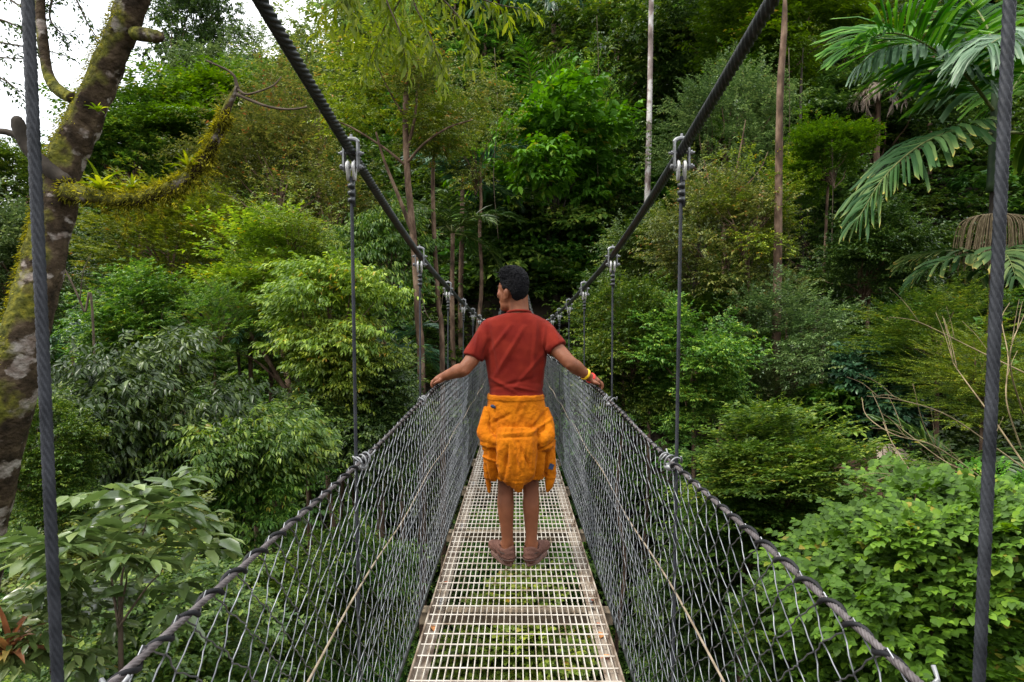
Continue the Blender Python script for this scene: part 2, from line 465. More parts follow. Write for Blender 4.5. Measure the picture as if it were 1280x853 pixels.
cy.max_bounces = 8; cy.diffuse_bounces = 6; cy.glossy_bounces = 2; cy.transmission_bounces = 4; cy.transparent_max_bounces = 4
cy.use_denoising = True; cy.use_adaptive_sampling = True; cy.adaptive_threshold = .008
cy.caustics_reflective = False; cy.caustics_refractive = False
try:
    cy.denoiser = 'OPENIMAGEDENOISE'; cy.denoising_input_passes = 'RGB_ALBEDO_NORMAL'; cy.denoising_prefilter = 'ACCURATE'
except Exception: pass
# ------------------------------------------------------------------ terrain
def ground_h(x, y):
    near_y = np.clip(y - 1, 0, 10.5)
    near = -2.0 - 0.85 * near_y + 0.55 * np.clip(1 - y, 0, 12)
    s = np.clip(0.95 + np.where(x < 0, .0148, .0125) * x, .26, 1.05)
    yy = np.clip(y - 13, 0, None)
    rise = np.where(yy < 62, yy, 62 + .25 * (yy - 62))
    far = -10.9 + 0.95 * s * rise
    h = np.where(y < 12.2, near, np.maximum(near, far))
    n = .55 * np.sin(x * .9 + 1.3 * np.sin(y * .5)) + .45 * np.sin(y * 1.1 + .7 * x) + .8 * np.sin(x * .23 + y * .31)
    keep = np.exp(-(x / 2.0) ** 2) * (y < 26)
    return h + n * .6 * (1 - .8 * keep) - .4 * keep

def gh(x, y): return float(ground_h(np.array(float(x)), np.array(float(y))))

xs = np.concatenate([np.linspace(-400, -70, 12)[:-1], np.linspace(-70, 70, 120), np.linspace(70, 400, 12)[1:]])
ys = np.concatenate([np.linspace(-120, -10, 10)[:-1], np.linspace(-10, 80, 100), np.linspace(80, 500, 14)[1:]])
GX, GY = np.meshgrid(xs, ys)
GZ = ground_h(GX, GY)
V = np.stack([GX.ravel(), GY.ravel(), GZ.ravel()], 1)
nx, ny = len(xs), len(ys)
q = np.array([(j * nx + i, j * nx + i + 1, (j + 1) * nx + i + 1, (j + 1) * nx + i) for j in range(ny - 1) for i in range(nx - 1)])
terrain = link('ground', fast_mesh('ground', V, np.full(len(q), 4), q.ravel(), smooth=True), M['soil'])
tag(terrain, 'dark soil of the steep jungle ravine under the plants', 'ground', kind='structure')

# ------------------------------------------------------------------ footbridge
bridge = empty('suspension_footbridge', (0, 0, gh(0, -1.5)))
tag(bridge, 'steel suspension footbridge with grating deck and chain link sides', 'footbridge')
BB = bridge
def pw(tab):
    P = smoothpath(tab, 12)
    X = np.array([p[0] for p in P]); Y = np.array([p[1] for p in P])
    return lambda y: float(np.interp(y, X, Y))
def deck_z(y): return -.18 * math.sin(PI * min(max(y, 0), 24) / 24) ** 2
rail_z = pw([(-2, 1.0), (.7, 1.0), (1.85, .99), (3.06, 1.012), (3.6, 1.015), (4.3, 1.0), (7, .93), (9, .87), (12, .85), (17, .9), (25, 1.05)])
cable_z = pw([(-2.2, 3.05), (-.62, 2.56), (.62, 2.21), (1.85, 1.935), (3.06, 1.745), (4.35, 1.635), (5.6, 1.55), (7, 1.475), (9.5, 1.35), (12.5, 1.28), (17, 1.5), (24, 2.3), (28, 3.0)])
cable_x = pw([(-2.2, .56), (.62, .520), (1.85, .50), (3.06, .485), (4.35, .478), (7, .475), (28, .475)])
XR = .475
END = 25.0
HY = [.65 + 1.21 * k for k in range(-1, 20)]
HY = [y for y in HY if y < END - .5]

for s in (-1, 1):
    ys_ = np.concatenate([np.arange(-2.2, 0, .02), np.arange(0, 3.6, .0027), np.arange(3.6, 10, .006)])
    mb = MB(); mb.tube([(s * cable_x(y), y, cable_z(y)) for y in ys_ if y < 10], .0134, n=30, lobes=6, amp=.26, twist=-1 / .126)
    mb.tube([(s * cable_x(y), y, cable_z(y)) for y in np.arange(9.99, 28, .05)], .0140, n=12, lobes=6, amp=.1, twist=1 / .126)
    mb.build('main_cable', M['cable'], BB)
    # hand rail cable and black lacing rope coiled round it
    mb = MB()
    mb.tube([(s * XR, y, rail_z(y)) for y in np.concatenate([np.arange(-1.6, .2, .05), np.arange(.2, 2.6, .0018), np.arange(2.6, 8, .03)])], .0047, n=24, lobes=6, amp=.26, twist=1 / .055)
    mb.tube([(s * XR, y, rail_z(y)) for y in np.arange(7.99, END, .1)], .005, n=8)
    rail = mb.build('handrail_cable', M['rail'], BB)
    mb = MB()
    pts = []
    for y in np.arange(-1.6, 14, .008):
        a = 2 * PI * y / .08 * (1 if s > 0 else -1) + .5 * math.sin(y * 5.1)
        rr = .0078 + .002 * math.sin(y * 7.7)
        sag = .004 * (1 + math.sin(y * 3.3))
        pts.append((s * XR + rr * math.cos(a), y + .012 * math.sin(y * 11), rail_z(y) + rr * math.sin(a) - sag * .5))
    mb.tube(pts, .0038, n=7)
    mb.build('lacing_rope', M['lacing'], rail, loc=(0, 0, 0))
    # mid rope and foot cable
    mb = MB()
    mb.tube([(s * (XR + .006), y, deck_z(y) + .60 + .012 * math.sin(y * 4.2)) for y in np.arange(-1.6, END, .08)], .0032, n=6)
    mb.build('mid_rope', M['tan_rope'], BB)
    mb = MB()
    mb.tube([(s * XR, y, deck_z(y) - .005) for y in np.arange(-1.6, END, .05)], .0075, n=8, lobes=4, amp=.1, twist=10)
    mb.build('foot_cable', M['cable'], BB)

# chain link sides: every picket is a zigzag wire hooked into its neighbours
def net(s):
    vs = []; fs = []
    p = .04
    nrow = 26
    npk = int((END + 1.4) / p)
    V = []; Fq = []
    base = 0
    for i in range(npk):
        y0 = -1.4 + i * p
        if y0 > 14 and i % 1: continue
        zt = rail_z(y0) + .012; zb = deck_z(y0) - .01
        cell = (zt - zb) / 13.0 / 2
        fine = y0 < 6
        pts = []
        for k in range(nrow + 1):
            side = (k + i) % 2
            wob = .012 * math.sin(y0 * 2.7 + k * .45) * math.sin(PI * k / nrow) + .010 * math.sin(y0 * .9 + 1)* math.sin(PI * k / nrow)
            jy = .004 * math.sin(i * 1.7 + k * 2.3) * (1 if 0 < k < nrow else .3)
            yk = y0 + (p * 1.06 if side else -p * .06) + jy
            zk = zt - cell * k + (.003 * math.sin(i * .8 + k * 1.9) if 0 < k < nrow else 0)
            xk = s * (XR + wob) + (.0035 if (k % 2) else -.0035)
            pts.append(np.array((xk, yk, zk)))
        path = []
        if fine:
            for k in range(nrow):
                a, b = pts[k], pts[k + 1]
                mid = (a + b) / 2
                for t in (.04, .3, .62, .94):
                    q_ = a + (b - a) * t
                    q_[1] += .0035 * math.sin(2 * PI * t) * (1 if b[1] > a[1] else -1)
                    path.append(q_)
            path.append(pts[-1])
            n = 5
        else:
            path = pts; n = 4
        path = np.array(path)
        m = len(path)
        t = np.gradient(path, axis=0); t = norm(t)
        u = norm(np.cross(t, np.array([1.0, 0, 0]))); w_ = np.cross(t, u)
        r = .00135
        ang = np.arange(n) * 2 * PI / n
        ring = path[:, None, :] + r * (np.cos(ang)[None, :, None] * u[:, None, :] + np.sin(ang)[None, :, None] * w_[:, None, :])
        V.append(ring.reshape(-1, 3))
        ii = np.arange(m - 1)[:, None] * n; kk = np.arange(n)[None, :]; k2 = (kk + 1) % n
        Fq.append((np.stack([ii + kk, ii + k2, ii + n + k2, ii + n + kk], -1) + base).reshape(-1, 4))
        base += m * n
    V = np.concatenate(V); Q = np.concatenate(Fq)
    return fast_mesh('chain_link_net', V, np.full(len(Q), 4), Q.ravel(), smooth=True)
for s in (-1, 1):
    link('chain_link_net', net(s), M['wire'], BB)

# hangers
def bracket_mesh():
    mb = MB()
    for sx in (-1, 1):
        mb.box((sx * .0245, 0, -.012), (.006, .03, .088))
        mb.ellipsoid((sx * .0245, 0, -.054), (.004, .017, .014), nu=10, nv=6)
    R = [(.0245 * math.cos(a), 0, .031 + .012 * math.sin(a)) for a in np.linspace(0, PI, 9)]
    mb.tube(R, .0075, n=8)
    mb.tube([(-.045, 0, -.006), (.045, 0, -.006)], .0042, n=8)
    mb.tube([(-.040, 0, -.052), (.044, 0, -.052)], .0045, n=8)
    for sx in (-.034, .034):
        mb.tube([(sx - .004, 0, -.052), (sx + .004, 0, -.052)], .009, n=6)
        mb.tube([(sx - .003, 0, -.006), (sx + .003, 0, -.006)], .008, n=6)
    mb.tube([(0, 0, .04), (0, 0, .058)], .005, n=6)
    return mb.mesh('clamp_bracket', False)
def thimble_mesh():
    mb = MB()
    loop = []
    for a in np.linspace(-.25 * PI, 1.25 * PI, 15):
        loop.append((0, .016 * math.cos(a), -.052 + .016 * math.sin(a)))
    loop = [(0, .004, -.096)] + loop + [(0, -.004, -.096)]
    for dx in (-.011, .011):
        mb.tube([(dx, p[1] * 1.25, p[2]) for p in loop], .0052, n=7)
    mb.ellipsoid((-.012, 0, -.052), (.004, .021, .024), nu=12, nv=8)
    mb.ellipsoid((.012, 0, -.052), (.004, .021, .024), nu=12, nv=8)
    return mb.mesh('thimble')
def clips_mesh():
    mb = MB()
    for k in range(3):
        z = -.115 - .024 * k
        mb.tube([(0, 0, z - .006), (0, 0, z + .006)], .013, n=12)
        mb.tube([(.004, -.0, z - .010), (.004, 0, z + .010)], .0095, n=10)
    mb.tube([(.007, 0, -.09), (.009, 0, -.14), (.009, .0, -.185)], .0055, n=8)
    return mb.mesh('cable_clip')
def tie_mesh():
    mb = MB()
    r = random.Random(3)
    pts = []
    for a in np.linspace(0, 5.2 * PI, 44):
        pts.append((.018 * math.cos(a), (a - 8) * .0035, .018 * math.sin(a)))
    mb.tube(pts, .0030, n=6)
    mb.tube([pts[-1], (.02, .03, .012), (.024, .04, .022)], .0028, n=6)
    mb.tube([pts[0], (.01, -.035, .014), (-.004, -.04, .028)], .0028, n=6)
    mb.ellipsoid((0, 0, -.020), (.016, .02, .012), nu=10, nv=6)
    return mb.mesh('tie_wire')
bmsh, tmsh, cmsh, wmsh = bracket_mesh(), thimble_mesh(), clips_mesh(), tie_mesh()
for me, mt in ((bmsh, 'galv'), (tmsh, 'thimble'), (cmsh, 'cable'), (wmsh, 'galv')): me.materials.append(M[mt])
for y in HY:
    for s in (-1, 1):
        xt, zt = s * cable_x(y), cable_z(y)
        xb, zb = s * (XR + .012), deck_z(y) - .09
        n = 1000 if 0 < y < 2.5 else 60
        mb = MB()
        z1 = zt - .075
        pts = [(xt + (xb - xt) * t, y, z1 + (zb - z1) * t) for t in np.linspace(0, 1, n)]
        hi = y < 2.5
        mb.tube(pts, .0053 if y < 1 else .0048, n=24 if hi else 8, lobes=6 if hi else 0, amp=.28, twist=-1 / (.075 if y < 1 else .05))
        h = mb.build('hanger_cable', M['hanger'], BB)
        slope = math.atan2(cable_z(y + .05) - cable_z(y - .05), .1)
        for nm, me in (('clamp_bracket', bmsh), ('thimble', tmsh), ('cable_clip', cmsh)):
            o = link(nm, me, None, h, loc=(xt, y, zt)); o.scale = (.86, .86, .9)
            o.rotation_euler = (0 if nm != 'clamp_bracket' else slope * .25, 0, .12 * math.sin(y * 9 + s))
        zr = rail_z(y)
        o = link('tie_wire', wmsh, None, h, loc=(s * XR, y, zr)); o.rotation_euler = (.15, 0, .5 * s + math.sin(y * 5))

# cross beams and grating panels
beam_mb = MB(); beam_mb.box((0, 0, -.075), (.985, .06, .06)); beam_mb.box((0, 0, -.0417), (.975, .07, .006))
bme = beam_mb.mesh('cross_beam', False); bme.materials.append(M['beam'])
nut = MB()
nut.tube([(0, 0, -.0245), (0, 0, -.010), (0, 0, -.0099), (0, 0, .002)], [.011, .011, .006, .006], n=8)
nme = nut.mesh('bolt', False); nme.materials.append(M['bolt'])
W2 = .43
def panel_mesh(L):
    g = MB(); fr = MB()
    nb = 29
    for i in range(nb):
        x = -W2 + .024 + (2 * W2 - .048) * i / (nb - 1)
        g.box((x, 0, -.0110), (.0037, L - .012, .018))
    n = int(round(L / .095))
    for i in range(n):
        y = -L / 2 + L * (i + .5) / n
        g.tube([(-W2 + .006, y, -.0015), (W2 - .006, y, -.0015)], .0036, n=6)
    l2 = L / 2 - .002
    prof = [(.0035, .006), (.0035, -.031), (-.066, -.031), (-.066, -.025), (-.0035, -.025), (-.0035, .006)]
    vs = [(W2 + px, y, pz) for y in (-l2, l2) for px, pz in prof]
    fr.add(vs, [(k, (k + 1) % 6, 6 + (k + 1) % 6, 6 + k) for k in range(6)] + [(3, 2, 1, 4), (5, 4, 1, 0), (9, 10, 7, 8), (11, 6, 7, 10)])
    return g.mesh('grating', False), fr.mesh('side_angle', False)
gm, fm = panel_mesh(1.21)
gm.materials.append(M['deck']); fm.materials.append(M['deck_frame'])
for i, y in enumerate(HY):
    z = deck_z(y)
    o = link('cross_beam', bme, None, BB, loc=Vector((0, y, z)) - Vector(BB.location))
    for sx in (-1, 1):
        for dy in (-.03, .03): link('bolt', nme, None, o, loc=(sx * .385, dy, 0))
    yc = y + 1.21 / 2
    if yc > END: continue
    sl_ = math.atan2(deck_z(y + 1.21) - deck_z(y), 1.21)
    o = link('deck_grating', gm, None, BB, loc=Vector((0, yc, (deck_z(y) + deck_z(y + 1.21)) / 2)) - Vector(BB.location))
    o.rotation_euler = (sl_, 0, 0)
    link('side_angle', fm, None, o, loc=(0, 0, 0))
    link('side_angle', fm, None, o, loc=(0, 0, 0)).rotation_euler = (0, 0, PI)

# dry leaves lying on the deck flanges
spots = [(at(557, 727, 3.34), 'curled tan leaf on the left deck edge nearest the heels'), (at(541, 782, 2.83), 'curled brown dead leaf on the left deck edge near camera'),
         (at(744, 747, 3.12), 'small grey brown leaf on the right deck edge beside the cross beam'), (at(753, 776, 2.87), 'small orange dead leaf on the right deck edge'),
         (at(758, 790, 2.77), 'crumpled pinkish leaf on the right deck edge below the orange leaf'), (at(765, 818, 2.58), 'bright orange red dead leaf on the right deck edge nearest the camera')]
for i, (p, lab) in enumerate(spots):
    r = np.random.default_rng(40 + i)
    k = 1
    side = -1 if p.x < 0 else 1
    V_, N_, K_, t_, f_ = leaf_arrays(np.zeros((1, 3)), np.array([[math.cos(i * 1.9), math.sin(i * 1.9), .25]]), np.array([[.2, .1, 1.0]]), np.array([.05]), np.array([.03]), np.array([[.2, .3, .3, .6, .35, .97][i]]), T8)
    V_ = V_ - V_.mean(0); V_[:, 2] *= 1.6; V_[:, 2] -= V_[:, 2].min()
    lo = V_; hi = V_ + np.array([0, 0, .0012])
    flat = np.concatenate([np.array(f) for f in f_] + [np.array(f)[::-1] + K_ for f in f_])
    sizes = np.array([len(f) for f in f_] * 2)
    o = link('fallen_leaf', fast_mesh('fallen_leaf', np.concatenate([hi, lo]), sizes, flat, np.concatenate([t_, t_])), M['dead_leaf'], loc=(side * (W2 - .036), p.y, deck_z(p.y) - .0235))
    tag(o, lab, 'leaf', 'dead leaves on the deck')
# ------------------------------------------------------------------ the man on the bridge
D0 = 3.58
KX = D0 / F
def X(px): return (px - 645) * KX
def Z(py): return CAM_Z - (py - 397) * KX
fl = deck_z(D0) + .002
man = empty('person', (.02, D0, fl))
tag(man, 'person in red t-shirt with orange overalls tied round the waist holding both rails', 'person')

def capsule(mb, a, b, ra, rb, n=14, k=5):
    a, b = Vector(a), Vector(b)
    d = (b - a).normalized()
    pts = []; rad = []
    for i in range(k):
        t = math.sin(PI / 2 * i / (k - 1)) if k > 1 else 1
        pts.append(a - d * ra * math.cos(PI / 2 * i / (k - 1)) * .98); rad.append(max(ra * math.sin(PI / 2 * i / (k - 1)), ra * .08))
    for i in range(1, 4):
        t = i / 4; pts.append(a.lerp(b, t)); rad.append(ra + (rb - ra) * t)
    for i in range(k):
        c = PI / 2 * i / (k - 1)
        pts.append(b + d * rb * math.sin(c) * .98); rad.append(max(rb * math.cos(c), rb * .08))
    mb.tube(pts, rad, n=n)

def limb(mb, pts, n=14):
    """pts (x, y, z, r): smooth tapering closed tube"""
    P = smoothpath(pts, 5)
    mb.tube([p[:3] for p in P], [p[3] for p in P], n=n)

# --- body: one continuous skin surface (trunk, neck, head, arms, hands, legs)
body = MB()
fw = Vector((-math.cos(math.radians(38)), math.sin(math.radians(38)), 0))      # where the face points
sd_ = Vector((-fw.y, fw.x, 0))                                                   # towards the viewer-side ear is -sd_ or +sd_
if sd_.y > 0: sd_ = -sd_
HC = Vector((X(640) , D0, 0))
def hp(f, s, z): return HC + fw * f + sd_ * s + Vector((0, 0, z))
HR = Matrix((fw, sd_, Vector((0, 0, 1)))).transposed()
body.ellipsoid(hp(-.008, 0, 1.618), (.090, .071, .092), HR, 24, 16)
body.ellipsoid(hp(.030, 0, 1.565), (.052, .058, .085), HR, 20, 14)      # face mass
body.ellipsoid(hp(.030, 0, 1.510), (.046, .048, .045), HR, 18, 12)      # jaw
body.ellipsoid(hp(.062, 0, 1.487), (.021, .024, .019), HR)             # chin
body.ellipsoid(hp(.070, 0, 1.612), (.016, .045, .013), HR)             # brow
for s in (-1, 1):
    body.ellipsoid(hp(.055, s * .036, 1.568), (.024, .022, .022), HR)  # cheekbones
    body.ellipsoid(hp(.069, s * .029, 1.592), (.012, .016, .011), HR, 10, 8)
    e = Matrix.Rotation(.25 * s, 3, 'Z')
    body.ellipsoid(hp(-.012, s * .073, 1.566), (.019, .009, .031), HR @ e, 12, 10)   # ears
    body.ellipsoid(hp(-.018, s * .079, 1.578), (.014, .006, .020), HR @ e, 12, 10)
    body.ellipsoid(hp(-.006, s * .076, 1.542), (.009, .007, .012), HR @ e, 12, 10)
limb(body, [tuple(hp(.078, 0, 1.605)) + (.009,), tuple(hp(.090, 0, 1.580)) + (.010,), tuple(hp(.099, 0, 1.560)) + (.013,), tuple(hp(.088, 0, 1.550)) + (.011,)])
for s in (-1, 1): body.ellipsoid(hp(.086, s * .012, 1.554), (.011, .009, .008), HR, 10, 8)
body.ellipsoid(hp(.079, 0, 1.527), (.012, .022, .006), HR, 12, 8)
body.ellipsoid(hp(.076, 0, 1.515), (.012, .020, .007), HR, 12, 8)
limb(body, [(X(647), D0 + .0, 1.58, .062), (X(648), D0 - .004, 1.50, .059), (X(649), D0 - .006, 1.45, .063), (X(649), D0, 1.38, .08)])
# trunk under the clothes
body.rings([(.02, D0, .62, .13, .09), (.02, D0, .80, .155, .10), (.005, D0, 1.0, .135, .088), (0, D0, 1.15, .145, .09), (0, D0, 1.30, .16, .092), (0, D0, 1.385, .12, .075), (.01, D0, 1.43, .07, .06)])
# arms
def arm(s):
    if s < 0:
        sh = (-.140, D0, 1.350, .05); el = (X(581) * .975, D0 - .07, Z(460) + .005, .041); wr = (-.432, D0 + .05, 1.078, .0265)
    else:
        sh = (.140, D0, 1.350, .05); el = (X(713) * .955, D0 - .11, Z(452) + .004, .041); wr = (.425, D0 - .035, 1.085, .0265)
    S, E, W = Vector(sh[:3]), Vector(el[:3]), Vector(wr[:3])
    m1 = S.lerp(E, .5); m2 = E.lerp(W, .32)
    bk = Vector((0, -.012, .004))
    limb(body, [tuple(S - (E - S) * .03) + (.042,), tuple(S) + (.048,), tuple(m1) + (.047,), tuple(E + bk * .3) + (.0405,), tuple(m2) + (.0425,), tuple(E.lerp(W, .65)) + (.034,), tuple(W) + (.0275,)], 16)
    body.ellipsoid(E + Vector((0, -.022, -.010)), (.028, .024, .028), None, 12, 8)
    # hand: palm lying on the rail, fingers curled over its outer side
    yr = W.y + .045
    zr = rail_z(yr)
    kn = Vector((s * (XR + .006), yr, zr + .034))
    d = (kn - W)
    limb(body, [tuple(W) + (.027,), tuple(W + d * .45) + (.028,), tuple(W + d * .8) + (.027,), tuple(kn + Vector((-s * .008, 0, -.002))) + (.022,)], 12)
    for k in range(4):
        dy = (k - 1.5) * .0215
        body.ellipsoid(W + d * .72 + Vector((0, dy * .8, .002)), (.032, .014, .019), None, 10, 8)
        ln = (.88, 1.0, .95, .78)[k] if True else 1
        r = (.0088, .0092, .0088, .0078)[k]
        base = kn + Vector((-s * .010, dy, .004 - abs(k - 1.2) * .002))
        limb(body, [tuple(base) + (r * 1.25,), tuple(base + Vector((s * .022 * ln, dy * .12, .002))) + (r * 1.08,), tuple(base + Vector((s * .038 * ln, dy * .16, -.012))) + (r,),
                    tuple(base + Vector((s * .039 * ln, dy * .16, -.034 * ln))) + (r * .95,), tuple(base + Vector((s * .026 * ln, dy * .16, -.050 * ln))) + (r * .8,)], 9)
    tb = W + d * .35 + Vector((-s * .004, -.022, -.006))
    limb(body, [tuple(tb) + (.015,), tuple(tb + Vector((s * .012, -.022, -.008))) + (.0125,), tuple(tb + Vector((s * .030, -.034, -.014))) + (.0105,), tuple(tb + Vector((s * .046, -.032, -.026))) + (.0085,)], 9)
    return E, W, kn
AL = arm(-1); AR = arm(1)
# legs
def leg(x0, xk, xa, yk):
    limb(body, [(x0, D0 + .01, .80, .085), (x0, D0 + .01, .62, .075), (xk, D0 + .012, .50, .050), (xk, D0 - .002, .40, .048), (xk, D0 - .014, .31, .050), (xk * .5 + xa * .5, D0 - .012, .22, .042), (xa, D0 - .008, .13, .035), (xa, D0 - .004, .07, .036), (xa, D0 + .01, .03, .036)], 16)
    body.ellipsoid((xa, D0 - .022, .045), (.026, .026, .035), None, 12, 8)
    for sx in (-1, 1): body.ellipsoid((xa + sx * .032, D0 - .002, .085), (.011, .015, .015), None, 10, 8)
LX, RX = -.052, .092
leg(-.062, X(632), LX, 0); leg(.10, X(664), RX, 0)
bm_ = remesh(body, 'person_body', .0055, 5, .5)
def skin_fn(c, n):
    return .0016 * mnoise.noise(c * 22)
displace(bm_, skin_fn)
link('body', bm_, M['skin'], man)

# eyes
for s in (-1, 1):
    o = MB(); o.ellipsoid(hp(.0690, s * .029, 1.590), (.0105, .012, .0085), HR, 12, 8)
    e_ = o.build('eye', M['eye'], man)
    i_ = MB(); i_.ellipsoid(hp(.0770, s * .029, 1.590), (.003, .0055, .0055), HR, 10, 6)
    i_.build('iris', M['iris'], e_, loc=(0, 0, 0))
    b_ = MB(); limb(b_, [tuple(hp(.083, s * .014, 1.611)) + (.003,), tuple(hp(.083, s * .030, 1.617)) + (.004,), tuple(hp(.070, s * .046, 1.612)) + (.0025,)], 6)
    b_.build('eyebrow', M['hair'], man)

# hair: shell whose thickness fades out round the face, ears and nape
hv = []; hf = []
nu, nv = 96, 60
for j in range(nv + 1):
    ph = -PI / 2 + PI * j / nv
    for i in range(nu):
        th = 2 * PI * i / nu
        f, s_, z_ = math.cos(ph) * math.cos(th), math.cos(ph) * math.sin(th), math.sin(ph)
        # hair line height as a function of the angle from the face
        a = abs(math.atan2(s_, f))          # 0 front, pi back
        line = np.interp(a, [0, .55, .95, 1.12, 1.35, 1.6, 1.85, 2.05, 2.5, PI], [.50, .48, .34, .05, -.30, -.22, -.32, -.75, -.86, -.88])
        t = min(max((z_ - line) / .10 + .2, 0), 1)
        t = t * t * (3 - 2 * t)
        top = max(0, z_)
        th_ = .006 + .012 * top + .007 * max(0, f) * top + (.003 * max(0, -f))
        p0 = Vector((f * .089, s_ * .073, z_ * .099 if z_ > -.2 else z_ * .11))
        nz = mnoise.noise(Vector((f * 3, s_ * 9, z_ * 5)) * 2.2) * .0062 + mnoise.noise(Vector((f * 9, s_ * 24, z_ * 9)) * 2.2) * .0032
        off = (th_ + nz * (1.0 if z_ > -.1 else .5)) * t - .020 * (1 - t)
        p0 = p0 + Vector((f, s_, z_)) * off
        hv.append(hp(p0.x - .010, p0.y, p0.z + 1.618))
for j in range(nv):
    for i in range(nu):
        i2 = (i + 1) % nu
        hf.append((j * nu + i, j * nu + i2, (j + 1) * nu + i2, (j + 1) * nu + i))
hb = MB(); hb.add(hv, hf)
# short tufts standing off the crown and fringe
r = random.Random(5)
for k in range(900):
    th = r.uniform(-PI, PI); ph = r.uniform(.35, 1.5)
    f, s_, z_ = math.cos(ph) * math.cos(th), math.cos(ph) * math.sin(th), math.sin(ph)
    if abs(th) < .9 and z_ < .62: continue
    b = Vector((f * .103 - .010, s_ * .080, z_ * .106 + 1.618))
    dr = Vector((f * .5 + .75, s_ * .8 + r.uniform(-.4, .4), .30 + .25 * z_))
    dr.normalize()
    l = r.uniform(.016, .036)
    hb.tube([hp(*b), hp(*(b + dr * l * .6 + Vector((0, 0, .002)))), hp(*(b + dr * l + Vector((0, 0, -.004))))], [.0034, .0022, .0005], n=4)
hb.build('hair', M['hair'], man)

# --- t-shirt
sh = MB()
sh.rings([(.004, D0, .955, .166, .122), (.000, D0, 1.0, .158, .114), (-.001, D0, 1.06, .163, .112), (-.002, D0, 1.13, .172, .113), (-.001, D0, 1.20, .182, .116), (.000, D0, 1.28, .188, .117), (.001, D0 + .002, 1.34, .192, .112), (.002, D0 + .002, 1.385, .190, .102), (.004, D0 + .002, 1.415, .174, .092), (.007, D0 + .002, 1.438, .135, .082), (.012, D0, 1.452, .095, .074), (.016, D0, 1.462, .070, .069)], 40)
def sleeve(s, A):
    E = A[0]
    S = Vector((s * .148, D0, 1.362))
    k1 = .66 if s < 0 else .55
    e1 = S.lerp(E, k1)
    limb(sh, [tuple(S - Vector((s * .04, 0, -.015))) + (.056,), tuple(S + Vector((0, 0, .0))) + (.066,), tuple(S.lerp(E, .30) + Vector((0, 0, -.004))) + (.068,), tuple(e1) + (.064,), tuple(S.lerp(E, k1 + .04)) + (.062,)], 20)
sleeve(-1, AL); sleeve(1, AR)
sm = remesh(sh, 'shirt', .006, 6, .5)
def foldline(c, a, b, w, amp):
    """soft ridge along the segment a-b (seen from behind, in x-z)"""
    ax, az = a; bx, bz = b
    dx, dz = bx - ax, bz - az
    L2 = dx * dx + dz * dz
    t = ((c.x - ax) * dx + (c.z - az) * dz) / L2
    tt = min(max(t, 0), 1)
    d = math.hypot(c.x - ax - dx * tt, c.z - az - dz * tt)
    return amp * math.exp(-(d / w) ** 2) * (math.sin(PI * min(max(.12 + t * .76, 0), 1)) if 0 <= tt <= 1 else 0)
FOLD = [((X(610), Z(405)), (X(622), Z(470)), .012, -.006), ((X(680), Z(405)), (X(676), Z(478)), .011, .008), ((X(670), Z(402)), (X(664), Z(470)), .012, .005),
        ((X(655), Z(408)), (X(618), Z(470)), .013, .006), ((X(640), Z(405)), (X(612), Z(440)), .012, .005), ((X(686), Z(430)), (X(640), Z(486)), .012, .005),
        ((X(612), Z(470)), (X(650), Z(490)), .010, .006), ((X(612), Z(484)), (X(668), Z(470)), .010, -.005), ((X(676), Z(455)), (X(684), Z(410)), .010, -.006), ((X(630), Z(478)), (X(676), Z(488)), .009, .006),
        ((X(690), Z(408)), (X(697), Z(425)), .008, .005), ((X(600), Z(410)), (X(594), Z(440)), .009, .005), ((X(604), Z(446)), (X(612), Z(425)), .010, -.006)]
def shirt_fn(c, n):
    d = 1.5 * sum(foldline(c, *f) for f in FOLD)
    q = Vector((c.x * 9 + c.z * 3, c.y * 6, c.z * 3 - c.x * 2))
    d += .0042 * mnoise.noise(q) + .0020 * mnoise.noise(c * 26)
    low = max(0, 1 - abs(c.z - 1.0) / .10)
    d += low * .0055 * math.sin(c.z * 105 + 5 * mnoise.noise(c * 7)) * mnoise.noise(c * 9 + Vector((3, 1, 2)))
    if abs(c.x) < .19 and c.z < .972: d += .003
    return d
displace(sm, shirt_fn)
shirt = link('t_shirt', sm, M['shirt'], man)
cb = MB()                                                     # ribbed collar
pts = [(.018 + .0675 * math.cos(a), D0 + .066 * math.sin(a), 1.460 - .012 * math.sin(a)) for a in np.linspace(0, 2 * PI, 40)]
cb.tube(pts, .0075, n=8, cap=False)
cb.build('collar', M['shirt'], shirt, loc=(0, 0, 0))

# --- orange overalls tied round the waist
jk = MB()
jk.rings([(.010, D0, .500, .195, .140), (.010, D0, .56, .188, .138), (.010, D0, .64, .190, .140), (.012, D0, .72, .196, .144), (.012, D0, .78, .198, .146), (.010, D0, .84, .190, .144), (.004, D0, .90, .176, .138), (-.002, D0, .955, .165, .132), (-.004, D0, .978, .160, .128)], 44)
yb = D0 - .145
# hood hanging at the back: upside-down teardrop with thick rolled edge
limb(jk, [(X(647), yb + .01, .60, .06), (X(647), yb - .012, .52, .05), (X(647), yb - .006, .445, .018)], 20)
for hx in (632, 641, 651, 660):
    q = (hx - 646) / 14
    limb(jk, [(X(hx), yb + .01, .795, .045), (X(hx), yb - .018, .72, .050), (X(hx), yb - .030 + .012 * q * q, .63, .050), (X(hx - q * 3), yb - .028, .55, .044), (X(hx - q * 8), yb - .014, .492 - .03 * (1 - abs(q)), .026)], 16)
